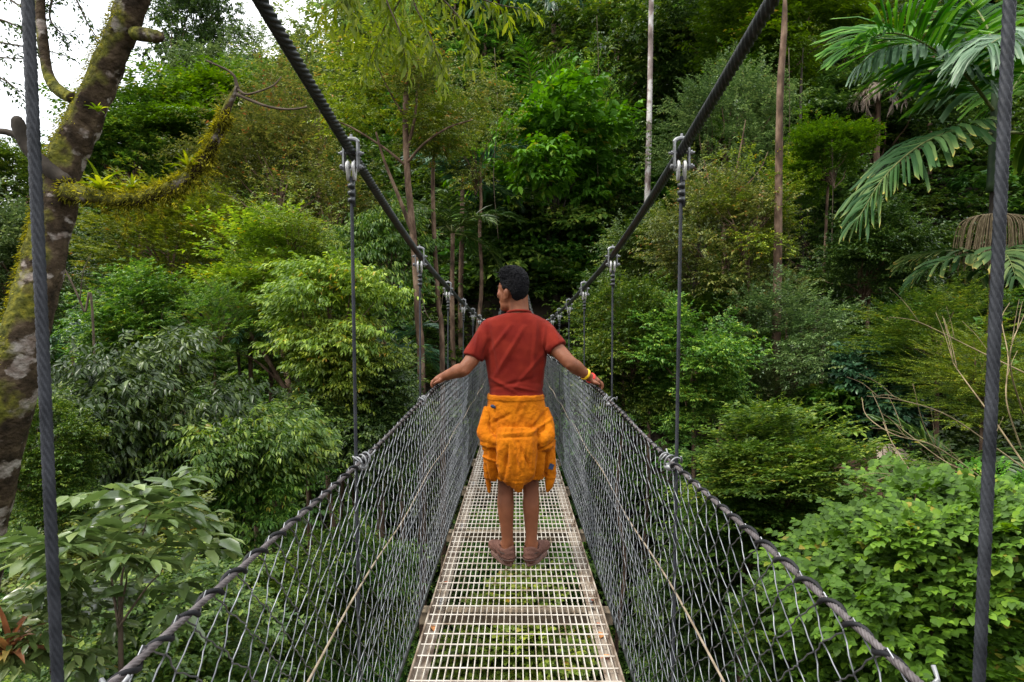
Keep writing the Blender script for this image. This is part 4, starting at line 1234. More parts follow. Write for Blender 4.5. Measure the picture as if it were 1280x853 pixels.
# ------------------------------------------------------------------ single trees and shrubs
T = 'tree'; S = 'shrub'
TREES = [
 # name, category, label, crown kind, leaves, px, py, rx, ry, D, options
 ('hill_tree', T, 'hazy rounded pale green tree low against the sky left of the mossy trunk', 'dense', 'lf_far', 95, 262, 62, 60, 46, {}),
 ('hill_tree', T, 'small far bright green tree in the left gap behind the wire rope hanger', 'dense', 'lf_mid', 22, 240, 55, 45, 40, {}),
 ('vine_clad_tree', T, 'tall vine clad dark tree against the sky just right of the mossy trunk', 'dense', 'lf_dark', 228, 70, 46, 92, 44, {}),
 ('hill_tree', T, 'tall loose crowned tree under the white sky left of the left main cable', 'sparse', 'lf_mid', 335, 66, 56, 44, 47, {}),
 ('hill_tree', T, 'grey green tree with open crown beside the vine clad tree on the hill', 'broad', 'lf_grey', 280, 112, 52, 46, 42, {}),
 ('broadleaf_tree', T, 'bright lime green spreading tree above the mossy branch', 'layer', 'lf_bright', 262, 168, 92, 62, 30, {}),
 ('broadleaf_tree', T, 'bronze leaved tree on the hill between the sky and the left main cable', 'sparse', 'lf_brown', 398, 134, 84, 66, 27, {}),
 ('broadleaf_tree', T, 'mid green tree crown right behind the mossy leaning trunk', 'broad', 'lf_mid', 172, 200, 70, 62, 28, {}),
 ('broadleaf_tree', T, 'dark green tree low in the valley left of the mossy trunk base', 'broad', 'lf_grey', 26, 345, 74, 84, 22, {}),
 ('broadleaf_tree', T, 'yellow green fine leaved tree just below the mossy branch', 'fine', 'lf_yel', 232, 322, 112, 72, 15, {}),
 ('broadleaf_tree', T, 'bronze flecked airy tree right of the mossy branch tip', 'fine', 'lf_brown', 352, 232, 88, 88, 19, {}),
 ('broadleaf_tree', T, 'glossy dark green rounded tree below the yellow green tree on the left', 'dense', 'lf_mid', 182, 412, 70, 56, 11.5, {}),
 ('broadleaf_tree', T, 'layered yellow green tree left of the nearer left hanger', 'layer', 'lf_yel', 340, 358, 88, 66, 13, {}),
 ('broadleaf_tree', T, 'light green tree of narrow leaves beside the nearer left hanger', 'pend', 'lf_yel', 424, 408, 74, 62, 11, {}),
 ('broadleaf_tree', T, 'pale green slender leaved tree between the two left hangers', 'pend', 'lf_mid', 482, 330, 58, 62, 15, {}),
 ('broadleaf_tree', T, 'dark glossy weeping tree filling the left above the large leaved shrub', 'pend', 'lf_dark', 188, 540, 112, 92, 8.6, dict(trunk=.08)),
 ('broadleaf_tree', T, 'green drooping leaved tree beside the left net above the handrail', 'pend', 'lf_mid', 308, 590, 86, 72, 8.2, {}),
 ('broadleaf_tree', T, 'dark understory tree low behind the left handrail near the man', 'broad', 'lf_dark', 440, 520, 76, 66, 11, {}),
 ('shrub', S, 'fresh green shrub at the foot of the two slim trunks left of the man', 'broad', 'lf_mid', 470, 500, 52, 44, 13, {}),
 ('broadleaf_tree', T, 'round crowned glossy bright tree in the middle above the man', 'tiers', 'lf_bright', 682, 225, 92, 84, 26.8, dict(bark='bark_dark', trunk=.16, lean=12)),
 ('broadleaf_tree', T, 'darker lower crown under the round glossy tree above the man', 'tiers', 'lf_mid', 668, 296, 84, 46, 28, {}),
 ('broadleaf_tree', T, 'tall vine draped tree at the top right of the white slim trunk', 'dense', 'lf_mid', 772, 90, 92, 92, 33, {}),
 ('broadleaf_tree', T, 'dark fine leaved tree between the white slim trunk and right clamp', 'fine', 'lf_mid', 770, 230, 66, 90, 30, {}),
 ('broadleaf_tree', T, 'grey green small leaved tree right of the nearer right clamp', 'fine', 'lf_grey', 908, 190, 78, 82, 21, {}),
 ('broadleaf_tree', T, 'high leafy crown of the straight brown trunk at the upper right', 'broad', 'lf_bright', 985, 52, 92, 62, 24, dict(trunk=.14, lean=-14, bark='bark_brown')),
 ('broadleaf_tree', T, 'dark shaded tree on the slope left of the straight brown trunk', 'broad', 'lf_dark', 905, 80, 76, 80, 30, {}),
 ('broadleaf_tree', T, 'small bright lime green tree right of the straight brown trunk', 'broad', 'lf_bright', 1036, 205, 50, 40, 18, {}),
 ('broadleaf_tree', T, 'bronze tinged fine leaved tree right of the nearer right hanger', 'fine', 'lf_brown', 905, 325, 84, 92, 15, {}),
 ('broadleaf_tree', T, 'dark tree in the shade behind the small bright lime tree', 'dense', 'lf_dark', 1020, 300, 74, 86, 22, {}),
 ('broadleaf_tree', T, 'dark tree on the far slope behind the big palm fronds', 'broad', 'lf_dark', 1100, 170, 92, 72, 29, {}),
 ('broadleaf_tree', T, 'pale yellow green tree at the top behind the upper palm frond', 'fine', 'lf_mid', 1080, 60, 70, 58, 32, {}),
 ('broadleaf_tree', T, 'mid green tree right of the man beyond the right handrail', 'broad', 'lf_mid', 778, 425, 62, 66, 13, {}),
 ('shrub', S, 'sunlit lime green shrub straight behind the mans right shoulder', 'broad', 'lf_lime', 712, 348, 44, 36, 28, {}),
 ('broadleaf_tree', T, 'pale grey green tree left of the mans head', 'broad', 'lf_grey', 586, 372, 52, 72, 29, {}),
 ('broadleaf_tree', T, 'dark small leaved tree beside the lower right hanger', 'dense', 'lf_mid', 868, 452, 66, 66, 12, {}),
 ('broadleaf_tree', T, 'olive small leaved tree on the slope left of the dirt bank', 'fine', 'lf_grey', 972, 445, 82, 72, 13, {}),
 ('broadleaf_tree', T, 'flat topped bright small leaved tree above the right net', 'layer', 'lf_mid', 975, 588, 108, 62, 8.6, {}),
 ('broadleaf_tree', T, 'dark lower tree under the flat topped tree behind the right net', 'dense', 'lf_dark', 930, 668, 84, 62, 9.5, {}),
 ('feathery_tree', T, 'feather leaved shrub tree under the drooping palm frond', 'feather', 'lf_mid', 1172, 420, 82, 46, 10.5, {}),
 ('feathery_tree', T, 'bright feather leaved branch spray behind the near right hanger', 'feather', 'lf_yel', 1230, 466, 66, 40, 8.5, {}),
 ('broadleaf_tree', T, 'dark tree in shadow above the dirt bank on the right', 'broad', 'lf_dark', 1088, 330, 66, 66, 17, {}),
 ('shrub', S, 'blue green large leaved shrub beside the dirt bank', 'big', 'lf_blue', 1098, 470, 46, 42, 11.5, {}),
 ('shrub', S, 'bright green heart leaved thicket at the lower right corner of the scene', 'heart', 'lf_bright', 1150, 742, 176, 118, 5.2, dict(var=0, deep=.8)),
 ('shrub', S, 'heart leaved shrub at the right edge under the bare vines', 'heart', 'lf_bright', 1262, 668, 66, 72, 6.2, dict(var=1)),
 ('shrub', S, 'low heart leaved shrub seen through the right net', 'heart', 'lf_mid', 1010, 800, 88, 58, 6.4, dict(var=1)),
 ('shrub', S, 'large leaved grey green shrub between the near left hanger and handrail', 'huge', 'lf_big', 150, 712, 112, 82, 3.5, dict(trunk=.02, bark='twig', skirt=0)),
 ('shrub', S, 'large leaved shrub at the bottom left beside the reddish bromeliad', 'huge', 'lf_big', 70, 800, 80, 52, 3.6, dict(trunk=.02, bark='twig', skirt=0)),
 ('shrub', S, 'yellow green leafy bush under the large leaved shrub at lower left', 'dense', 'lf_mid', 190, 800, 130, 66, 4.6, {}),
 ('shrub', S, 'dark bush low down behind the mossy trunk base on the left', 'dense', 'lf_mid', 62, 560, 52, 60, 6.5, {}),
 ('shrub', S, 'leafy bush seen through the left net near the bottom', 'broad', 'lf_mid', 330, 760, 70, 62, 7.0, {}),
 ('shrub', S, 'leafy bush seen through the left net beside the deck', 'broad', 'lf_mid', 452, 728, 60, 62, 9.5, {}),
 ('shrub', S, 'dark bush beyond the right net beside the deck', 'broad', 'lf_dark', 862, 735, 60, 56, 10, {}),
 ('shrub', S, 'yellowish bush under the deck grating near the camera', 'heart', 'lf_yel', 640, 800, 96, 60, 11, {}),
 ('shrub', S, 'green bush under the deck grating below the mans shoes', 'broad', 'lf_mid', 655, 690, 66, 44, 13, {}),
]
TREES += [
 ('broadleaf_tree', T, 'thin crowned olive tree between the forked slim tree and round glossy tree', 'sparse', 'lf_yel', 600, 190, 46, 60, 23, {}),
 ('broadleaf_tree', T, 'sparse tree with pinkish bronze leaves just left of the nearer left clamp', 'sparse', 'lf_brown', 410, 280, 72, 64, 16, {}),
 ('broadleaf_tree', T, 'sparse light green tree rising between the straight brown trunk and right cable', 'sparse', 'lf_bright', 932, 130, 54, 50, 23, {}),
 ('broadleaf_tree', T, 'dense leafy tree in front of the lower white slim trunk', 'broad', 'lf_mid', 812, 330, 48, 52, 17, {}),
 ('shrub', S, 'large leaved green shrub on the slope left of the dry palm frond', 'big', 'lf_mid', 1040, 520, 46, 36, 12, {}),
 ('broadleaf_tree', T, 'sparse yellowish tree in front of the bronze tree by the right hanger', 'sparse', 'lf_yel', 935, 272, 58, 60, 14, {}),
 ('feathery_tree', T, 'feather leaved tree under the yellow green tree on the left', 'feather', 'lf_mid', 268, 408, 52, 36, 11, {}),
 ('broadleaf_tree', T, 'shaded fine leaved tree just left of the straight brown trunk foot', 'dense', 'lf_mid', 925, 395, 62, 44, 15, {}),
 ('broadleaf_tree', T, 'sparse leaved tree under the tall loose crowned tree on the hill', 'sparse', 'lf_mid', 318, 128, 52, 40, 33, {}),
 ('broadleaf_tree', T, 'yellow green sparse tree over the layered tree by the left hanger', 'sparse', 'lf_yel', 366, 300, 56, 44, 12.5, {}),
 ('shrub', S, 'fine leaved yellow green shrub behind the large leaved shrub', 'dense', 'lf_yel', 150, 690, 92, 54, 5.6, {}),
]
for (nm, cat, lab, kind, mat, px, py, rx, ry, D, op) in TREES:
    plant(nm, cat, lab, kind, mat, px, py, rx, ry, D, **op)

# --- slim pale trunk that runs out of the top of the picture
def pole_tree(name, label, pxs, D, r0, bark, crown_spec=None, extra=()):
    pts = [at(px, py, D) for px, py in pxs]
    b = pts[0]; g = gh(b.x, b.y)
    root = empty(name, (b.x, b.y, g)); tag(root, label, 'tree')
    path = [(b.x, b.y, g - .2)] + [tuple(p) for p in pts]
    P = smoothpath(path, 6)
    mb = MB(); mb.tube(P, list(np.linspace(r0 * 1.15, r0 * .75, len(P) - 6)) + list(np.linspace(r0 * .7, r0 * .25, 6)), n=10, rough=.08)
    tr = mb.build('trunk', M[bark], root)
    for (bp, r1) in extra:
        Q = smoothpath([tuple(at(*q)) for q in bp], 5)
        m2 = MB(); m2.tube(Q, list(np.linspace(r1, r1 * .35, len(Q))), n=7, rough=.1)
        m2.build('limb', M[bark], root)
    if crown_spec:
        for (kind, mat, px, py, rx, ry, DD) in crown_spec:
            lm, lb = crown_meshes(kind, px, mat, bark)
            c = at(px, py, DD); k = DD / F
            o = link('crown', lm, None, root, loc=c - Vector(root.location)); o.scale = (rx * k, rx * k, ry * k / .85); o.rotation_euler = (0, 0, px * .37)
    return root
pole_tree('pale_trunk_tree', 'tall slim white barked trunk rising out of the top of the picture', [(806, 365), (809, 250), (812, 130), (814, 0), (816, -120)], 24, .125, 'bark_pale',
          [('broad', 'lf_mid', 818, -150, 110, 70, 24)])
pole_tree('brown_trunk_tree', 'straight reddish brown trunk right of the nearer right hanger', [(971, 395), (973, 260), (975, 120), (980, 40), (982, -30)], 13.3, .085, 'bark_brown', None)
pole_tree('slim_trunk_tree', 'slim tan tree with forking limbs and sparse yellowish crown left of the man', [(527, 500), (523, 400), (517, 300), (509, 215), (507, 130), (512, 70)], 14, .085, 'bark_brown',
          [('sparse', 'lf_yel', 470, 108, 92, 66, 14), ('sparse', 'lf_brown', 560, 125, 74, 66, 14.3)],
          [([(519, 300, 14), (500, 250, 13.8), (480, 200, 13.6), (470, 165, 13.4)], .055), ([(508, 205, 14), (530, 180, 13.7), (560, 160, 13.5), (590, 150, 13.4)], .036),
           ([(508, 208, 14), (480, 185, 13.8), (440, 160, 13.5), (415, 150, 13.4)], .036), ([(508, 190, 14), (518, 150, 14), (522, 110, 14.2), (530, 80, 14.3)], .045), ([(508, 150, 14), (490, 120, 13.8), (470, 80, 13.6)], .034)])
pole_tree('slim_trunk_tree', 'thinner tan trunk just right of the forked slim tree', [(553, 460), (548, 380), (543, 300), (541, 220), (545, 160)], 15.5, .065, 'bark_brown', [('fine', 'lf_yel', 556, 168, 46, 40, 15.5)])
pole_tree('slim_trunk_tree', 'leaning thin dark stem in the left middle among yellow green leaves', [(384, 560), (352, 480), (300, 400), (250, 345)], 11.5, .05, 'bark_brown', None,
          [([(352, 480, 11.5), (318, 450, 11.4), (290, 440, 11.3)], .03), ([(384, 560, 11.5), (376, 520, 11.5), (374, 470, 11.5)], .03)])
palm('short dead topped palm with dry hanging fronds left of the upper palm frond', 1099, 108, 26, 1.5, 11, 'palm_dry', .11, 33, 20, .5, .06, 1.6, (-30, 50), 2.2)
pole_tree('slim_trunk_tree', 'thin grey trunks in the shade under the round glossy tree', [(727, 350), (724, 300), (722, 265)], 28.5, .10, 'bark_pale', None, [([(690, 340, 28.4), (688, 300, 28.4), (692, 260, 28.4)], .09)])

pole_tree('slim_trunk_tree', 'thin dark trunk in the shade right of the straight brown trunk', [(1003, 340), (1000, 230), (1001, 120), (1004, 60)], 22, .06, 'bark_dark', None)
pole_tree('slim_trunk_tree', 'slim dark trunk beside the lower right hanger', [(868, 470), (866, 380), (874, 300), (872, 240)], 15.2, .05, 'bark_dark', None, [([(872, 330, 15.2), (890, 290, 15), (905, 262, 15)], .025), ([(869, 350, 15.2), (850, 310, 15.1), (846, 280, 15)], .022)])
pole_tree('slim_trunk_tree', 'forking yellowish stem amid bronze leaves right of the right clamp', [(905, 410), (908, 330), (915, 250), (925, 190), (932, 150)], 14.6, .03, 'bark_brown', None, [([(911, 290, 14.6), (890, 240, 14.4), (880, 200, 14.3)], .025), ([(915, 250, 14.6), (948, 215, 14.4), (960, 190, 14.3)], .022)])
pole_tree('slim_trunk_tree', 'bare pale stem leaning between the mossy trunk and glossy round tree', [(118, 440), (105, 390), (88, 350), (70, 318)], 9.5, .018, 'twig', None, [([(100, 375, 9.5), (104, 340, 9.4), (114, 318, 9.4)], .009)])
pole_tree('slim_trunk_tree', 'fallen grey branch slanting in the dark left of the leaning stem', [(300, 470), (270, 420), (235, 372), (214, 340)], 11.8, .03, 'bark_dark', None)
def liana(label, pxs, D, r0=.010):
    Q = smoothpath([tuple(at(px, py, D + .2 * math.sin(py * .03))) for px, py in pxs], 8)
    m_ = MB(); m_.tube(Q, r0, n=6)
    o = m_.build('liana', M['twig']); tag(o, label, 'vine', 'hanging lianas')
liana('thin hanging vine below the small bright lime tree', [(1040, 175), (1041, 240), (1040, 300), (1042, 330)], 17.2)
liana('long thin vine hanging beside the straight brown trunk', [(986, 60), (987, 150), (984, 240), (987, 330)], 19.2, .010)
liana('thin vine hanging in front of the vine draped tree near the white trunk', [(746, 20), (748, 90), (745, 160), (748, 230)], 25, .012)
liana('thin curving vine hanging left of the round glossy tree', [(618, 60), (622, 140), (617, 220), (623, 300)], 22, .011)
liana('looping vine between the slim trunks left of the man', [(520, 330), (532, 390), (548, 400), (556, 350)], 13.6, .008)
# --- palms
M['shaft'] = noise_mat('crownshaft', [(0, (.012, .028, .012)), (1, (.035, .06, .022))], 6, rough=.5)
G = at(1243, 150, 14)
gp = empty('palm_tree', (G.x, G.y, gh(G.x, G.y))); tag(gp, 'large palm on the right with broad hanging leaflets and pale undersides', 'palm')
def A3(*l): return [tuple(at(*q)) for q in l]
mb = MB(); P = smoothpath([(G.x - .1, G.y, gh(G.x, G.y) - .3)] + A3((1240, 420, 14), (1241, 290, 14), (1243, 235, 14)), 6); mb.tube(P, .085, n=10); mb.build('trunk', M['bark_dark'], gp)
mb = MB(); P = smoothpath(A3((1243, 240, 14), (1244, 190, 14), (1244, 150, 14), (1246, 80, 14)), 6); mb.tube(P, list(np.linspace(.16, .07, len(P))), n=12); mb.build('crownshaft', M['shaft'], gp)
add_frond(gp, A3((1243, 140, 14), (1205, 92, 13.5), (1150, 52, 13.0), (1105, 42, 12.7), (1066, 62, 12.5)), 'palm_green', n=78, ll=1.6, lw=.11, hang=.8, ang=68, seed=1, rw=.04, upbias=.55)
add_frond(gp, A3((1243, 140, 14.1), (1210, 98, 13.9), (1160, 62, 13.6), (1110, 58, 13.4), (1075, 80, 13.3)), 'palm_pale', n=32, ll=1.15, lw=.13, hang=1.6, ang=66, seed=2, rw=.03, upbias=.1)
add_frond(gp, A3((1246, 100, 14), (1262, 60, 13.2), (1262, 45, 12.4), (1250, 48, 11.6), (1230, 60, 11.2)), 'palm_pale', n=46, ll=1.5, lw=.09, hang=1.5, ang=82, seed=3, rw=.04)
add_frond(gp, A3((1240, 168, 14), (1200, 162, 13.4), (1150, 182, 12.9), (1105, 222, 12.5), (1072, 275, 12.2)), 'palm_olive', n=46, ll=1.25, lw=.10, hang=1.15, ang=64, seed=4, rw=.035, upbias=.35)
add_frond(gp, A3((1244, 150, 14), (1290, 80, 14), (1340, 70, 14), (1390, 110, 14)), 'palm_green', n=46, ll=1.4, lw=.13, hang=1.2, ang=75, seed=5, rw=.04)
add_frond(gp, A3((1244, 165, 14), (1290, 170, 14), (1340, 200, 14), (1370, 260, 14)), 'palm_green', n=44, ll=1.2, lw=.12, hang=1.2, ang=75, seed=6, rw=.04)
add_frond(gp, A3((1246, 90, 14), (1236, 40, 14.6), (1215, 5, 15.2), (1190, -15, 15.8)), 'palm_green', n=46, ll=1.3, lw=.12, hang=.8, ang=70, seed=7, rw=.04)
# spent flower broom
bm2 = MB(); r_ = random.Random(4)
for k in range(90):
    a = r_.uniform(-1, 1); l = r_.uniform(.7, 1.35)
    p0 = at(1243 + a * 8, 268, 13.7)
    e = Vector(p0) + Vector((a * .62, r_.uniform(-.35, .2), -.22 - .1 * abs(a))); f_ = e + Vector((a * .14, 0, -l * .75))
    Q = smoothpath([tuple(p0), tuple(Vector(p0).lerp(e, .6) + Vector((0, 0, .12))), tuple(e), tuple(f_)], 3)
    bm2.tube(Q, .011, n=4, cap=False)
bm2.build('flower_broom', M['vine'], gp)
palm('small dark palm under the drooping frond of the large palm', 1242, 318, 13, 1.9, 6, 'palm_olive', .07, 21, 17, .7, .11, 1.0, (0, 30), 1.1, ragged=True)
palm('blue green fan palm in the shade left of the round glossy tree', 578, 232, 24, 3.0, 9, 'lf_blue', .10, 22, 24, .9, .12, .7, (0, 60), 1.4)
palm('bright young palm with upright fronds high behind the man', 668, 142, 30, 3.6, 7, 'palm_green', .12, 23, 26, .9, .09, .8, (50, 85), 1.2)
palm('blue green palm at the top centre with hanging fronds', 692, 12, 36, 5.0, 10, 'lf_blue', .16, 24, 30, 1.4, .16, 1.4, (0, 70), 1.7)
palm('small dark palm in the left middle beside the leaning stem', 312, 412, 12, 1.1, 8, 'lf_blue', .05, 25, 22, .36, .035, .5, (0, 60), 1.2)
palm('dark palm behind the slim trunks left of the man', 498, 432, 17, 1.6, 8, 'lf_blue', .06, 26, 24, .55, .05, .6, (-10, 50), 1.2)
palm('dark low palm with feather fronds right of the forked slim tree', 566, 292, 22, 2.4, 9, 'lf_dark', .09, 27, 26, .8, .08, .8, (-10, 60), 1.5)
palm('distant palm with pale hanging fronds at the top right edge', 1168, 8, 30, 3.4, 8, 'palm_pale', .12, 28, 28, 1.2, .14, 1.5, (0, 50), 1.5)
palm('dark palm in shadow at the left edge behind the mossy trunk', 92, 430, 14, 1.5, 8, 'lf_blue', .06, 29, 24, .5, .05, .6, (-10, 60), 1.2)
palm('low palm on the right behind the dirt bank and bare vines', 1190, 580, 8.5, 1.1, 7, 'lf_dark', .05, 30, 22, .42, .05, .6, (0, 50), 1.2)
dp = at(1098, 560, 10.5)
dr_ = empty('dry_palm_frond', (dp.x, dp.y, gh(dp.x, dp.y))); tag(dr_, 'dry grey brown palm frond hanging over the dirt bank on the right', 'palm frond')
add_frond(dr_, A3((1085, 552, 10.6), (1108, 556, 10.4), (1130, 572, 10.2), (1142, 604, 10.0)), 'palm_dry', n=22, ll=.55, lw=.07, hang=1.8, ang=70, seed=41, rw=.02)
# bare soil bank
bk = MB(); r_ = random.Random(8)
c0 = at(1096, 624, 10.9)
bk.ellipsoid(c0, (1.0, .6, .75), None, 40, 24)
bme2 = bk.mesh('dirt_bank'); displace(bme2, lambda c, n: .22 * mnoise.noise(c * 1.7) + .09 * mnoise.noise(c * 6))
M['dirt'] = noise_mat('dirt', [(0, (.015, .008, .005)), (.6, (.05, .026, .017)), (1, (.10, .06, .04))], 5, rough=1, bump=.8, bscale=18)
o = link('dirt_bank', bme2, M['dirt']); tag(o, 'bare reddish brown soil bank below the dry palm frond', 'soil bank', kind='structure')

# --- tangle of bare vine stems on the right
root = empty('bare_vine', tuple(at(1265, 640, 7.0))); root.location.z = gh(root.location.x, 7.0)
tag(root, 'tangle of bare tan vine stems arching across the right side of the slope', 'vine')
r_ = random.Random(12)
paths = [[(1290, 470), (1220, 440), (1150, 405), (1110, 395)], [(1300, 600), (1240, 560), (1180, 520), (1130, 500), (1080, 495)], [(1300, 660), (1230, 600), (1170, 560), (1120, 545), (1085, 520), (1075, 500)],
         [(1290, 700), (1200, 640), (1150, 600), (1115, 560), (1100, 530)], [(1280, 560), (1255, 500), (1262, 450), (1250, 400), (1262, 380)], [(1285, 590), (1240, 520), (1200, 470), (1190, 450)],
         [(1290, 740), (1220, 700), (1180, 690), (1140, 710)], [(1280, 690), (1225, 640), (1195, 600), (1160, 540), (1140, 480)], [(1290, 640), (1200, 590), (1140, 585), (1095, 600)], [(1282, 520), (1264, 470), (1268, 430), (1282, 390)],
         [(1290, 620), (1230, 600), (1180, 575), (1120, 530)], [(1290, 720), (1250, 660), (1240, 600), (1244, 540)]]
for i, pth in enumerate(paths):
    Dd = r_.uniform(5.6, 7.4)
    Q = [tuple(at(px + r_.uniform(-4, 4), py + r_.uniform(-4, 4), Dd + .35 * math.sin(k + i))) for k, (px, py) in enumerate(pth)]
    Q = smoothpath(Q, 6)
    mb = MB(); mb.tube(Q, list(np.linspace(.0085, .003, len(Q))), n=6)
    for k in range(3):
        j = r_.randint(3, len(Q) - 2); a = Vector(Q[j]); d = (Vector(Q[j]) - Vector(Q[j - 1])).normalized()
        e = a + d * r_.uniform(.2, .5) + Vector((r_.uniform(-.1, .1), r_.uniform(-.1, .1), r_.uniform(-.05, .3)))
        mb.tube(smoothpath([tuple(a), tuple(a.lerp(e, .5) + Vector((0, 0, .03))), tuple(e)], 4), list(np.linspace(.004, .0015, 9)), n=5)
    mb.build('stem', M['vine'], root)
# ------------------------------------------------------------------ the big leaning tree on the left, mossy and full of epiphytes
TD_ = 4.5
tp = [(-46, 800, 40), (-24, 700, 33), (-8, 620, 31), (8, 540, 31), (20, 480, 31), (38, 410, 30), (57, 330, 27), (74, 262, 27), (86, 200, 25), (108, 155, 23), (132, 100, 22), (152, 50, 20), (171, 0, 19), (190, -55, 18), (225, -130, 16)]
b0 = at(-75, 950, TD_); gz = gh(b0.x, b0.y)
mt = empty('mossy_tree', (b0.x - .2, b0.y, min(gz, b0.z - .3)))
tag(mt, 'leaning tree on the left with white lichen patches and green moss on its trunk', 'tree')
P = [tuple(mt.location) + (.27,), tuple(b0) + (.25,)] + [tuple(at(px - 4, py, TD_ + .12 * math.sin(py * .01))) + (r * .82 * TD_ / F,) for px, py, r in tp]
P = smoothpath(P, 7)
mb = MB(); mb.tube([p[:3] for p in P], [p[3] for p in P], n=40, rough=.16)
tm = mb.mesh('trunk'); displace(tm, lambda c, n: .012 * mnoise.noise(c * 14) + .006 * mnoise.noise(c * 40))
link('trunk', tm, M['mossy'], mt)
def limb_(name, pts, mat='mossy', n=12, rough=.15, smooth=6):
    Q = smoothpath([tuple(at(px, py, D)) + (r * D / F,) for px, py, r, D in pts], smooth)
    m = MB(); m.tube([q[:3] for q in Q], [q[3] for q in Q], n=n, rough=rough)
    return m.build(name, M[mat], mt), Q
_, MQ = limb_('limb', [(84, 240, 12, 4.5), (120, 246, 9, 4.45), (160, 250, 8.5, 4.4), (200, 240, 8, 4.35), (232, 224, 7, 4.3), (258, 196, 6.5, 4.28), (274, 165, 5, 4.25), (284, 135, 5, 4.25), (297, 108, 3, 4.22)], n=16)
limb_('limb', [(297, 112, 2.6, 4.22), (290, 92, 1.5, 4.2), (258, 76, 1.2, 4.15)], 'twig', 6)
limb_('limb', [(296, 118, 2.4, 4.22), (330, 132, 1.6, 4.2), (360, 137, 1.3, 4.2), (384, 134, 1.0, 4.2)], 'twig', 6)
limb_('limb', [(297, 112, 2.2, 4.22), (310, 118, 1.3, 4.2), (340, 108, 1.0, 4.2), (352, 96, .8, 4.2)], 'twig', 6)
limb_('limb', [(82, 228, 9, 4.5), (48, 200, 8.5, 4.45), (30, 175, 8, 4.42), (22, 152, 7, 4.4), (19, 146, 2, 4.4)], 'bark_dark', 12)
limb_('limb', [(34, 180, 5, 4.42), (12, 166, 4, 4.4), (-20, 164, 4, 4.4)], 'bark_dark', 9)
limb_('limb', [(92, 124, 7, 4.55), (72, 112, 7, 4.6), (60, 92, 6, 4.65), (54, 55, 6, 4.7), (50, 10, 5.5, 4.75), (52, -60, 5, 4.8)], 'mossy', 12)
limb_('limb', [(168, 42, 8, 4.5), (186, 44, 8, 4.45), (198, 46, 7, 4.42), (204, 47, 2, 4.4)], 'mossy', 12)
# high limb reaching over the bridge outside the frame, with a hanging leafy spray
limb_('limb', [(215, -110, 12, 4.6), (290, -190, 10, 4.6), (380, -160, 8, 4.7), (460, -90, 6, 4.8), (520, -40, 4, 4.9)], 'bark_brown', 9)
def hanging(seed, strands, mat, L, W, per, tw, T_=T8, droop=.75):
    r = np.random.default_rng(seed)
    tpz = []; tdz = []
    tw_mb = MB()
    for st in strands:
        Q = smoothpath([tuple(at(*q)) for q in st], 6)
        tw_mb.tube(Q, list(np.linspace(.010, .003, len(Q))), n=5)
        for i in range(2, len(Q)):
            for _ in range(2 if mat != 'lf_lime' or r.random() < .5 else 1):
                d = np.array(Q[i]) - np.array(Q[i - 1])
                tpz.append(np.array(Q[i])); tdz.append(norm(d) + r.normal(0, .6, 3) + np.array([0, 0, -.25]))
    A = sprays(r, np.array(tpz), np.array(tdz), L, W, per, tw, .8, droop, .6, .4)
    return leaves_mesh('leaves', *A, T=T_), tw_mb.mesh('twigs')
lm, tm2 = hanging(3, [[(520, -40, 4.9), (500, 0, 4.9), (478, 40, 4.9), (460, 80, 4.9)], [(500, -40, 4.8), (520, 10, 4.8), (540, 50, 4.75), (552, 88, 4.75)], [(470, -80, 4.8), (450, -20, 4.8), (425, 5, 4.8), (400, 18, 4.8)],
                      [(530, -40, 4.9), (580, -10, 5), (620, 5, 5), (655, 12, 5)], [(520, -40, 4.9), (550, -5, 4.9), (580, 30, 4.9), (592, 60, 4.9)], [(480, -60, 4.8), (480, -10, 4.8), (500, 40, 4.7), (506, 70, 4.7)], [(440, -60, 4.8), (430, -10, 4.8), (442, 25, 4.7)]], 'lf_lime', .095, .028, 4, .15)
link('twigs', tm2, M['twig'], mt); link('leaves', lm, M['lf_lime'], mt)
lm, tm2 = hanging(4, [[(52, -60, 4.8), (90, -10, 4.8), (110, 30, 4.8), (130, 60, 4.8)], [(-30, -40, 4.9), (20, 5, 4.9), (50, 10, 4.9), (80, 0, 4.9)], [(-30, 48, 4.9), (10, 55, 4.9), (50, 62, 4.9), (85, 70, 4.9)], [(-30, 66, 4.9), (0, 72, 4.9), (40, 74, 4.9)],
                      [(70, -20, 4.8), (62, 20, 4.8), (75, 40, 4.8), (90, 44, 4.8)], [(-20, 20, 4.8), (10, 28, 4.8), (30, 40, 4.8), (40, 58, 4.8)], [(-20, 90, 4.8), (5, 100, 4.8), (25, 115, 4.8)]], 'lf_dark', .035, .018, 5, .10, T4, .4)
link('twigs', tm2, M['twig'], mt); link('leaves', lm, M['lf_dark'], mt)
# crown outside the frame
lmc, lbc = crown_meshes('broad', 1, 'lf_mid', 'bark_brown')
for (px, py, rr, D) in ((235, -330, 1.3, 4.7), (60, -330, 1.1, 4.9)):
    o = link('crown', lmc, None, mt, loc=at(px, py, D) - mt.location); o.scale = (rr, rr, rr * .7)
    o = link('limbs', lbc, None, mt, loc=at(px, py, D) - mt.location); o.scale = (rr, rr, rr * .7)
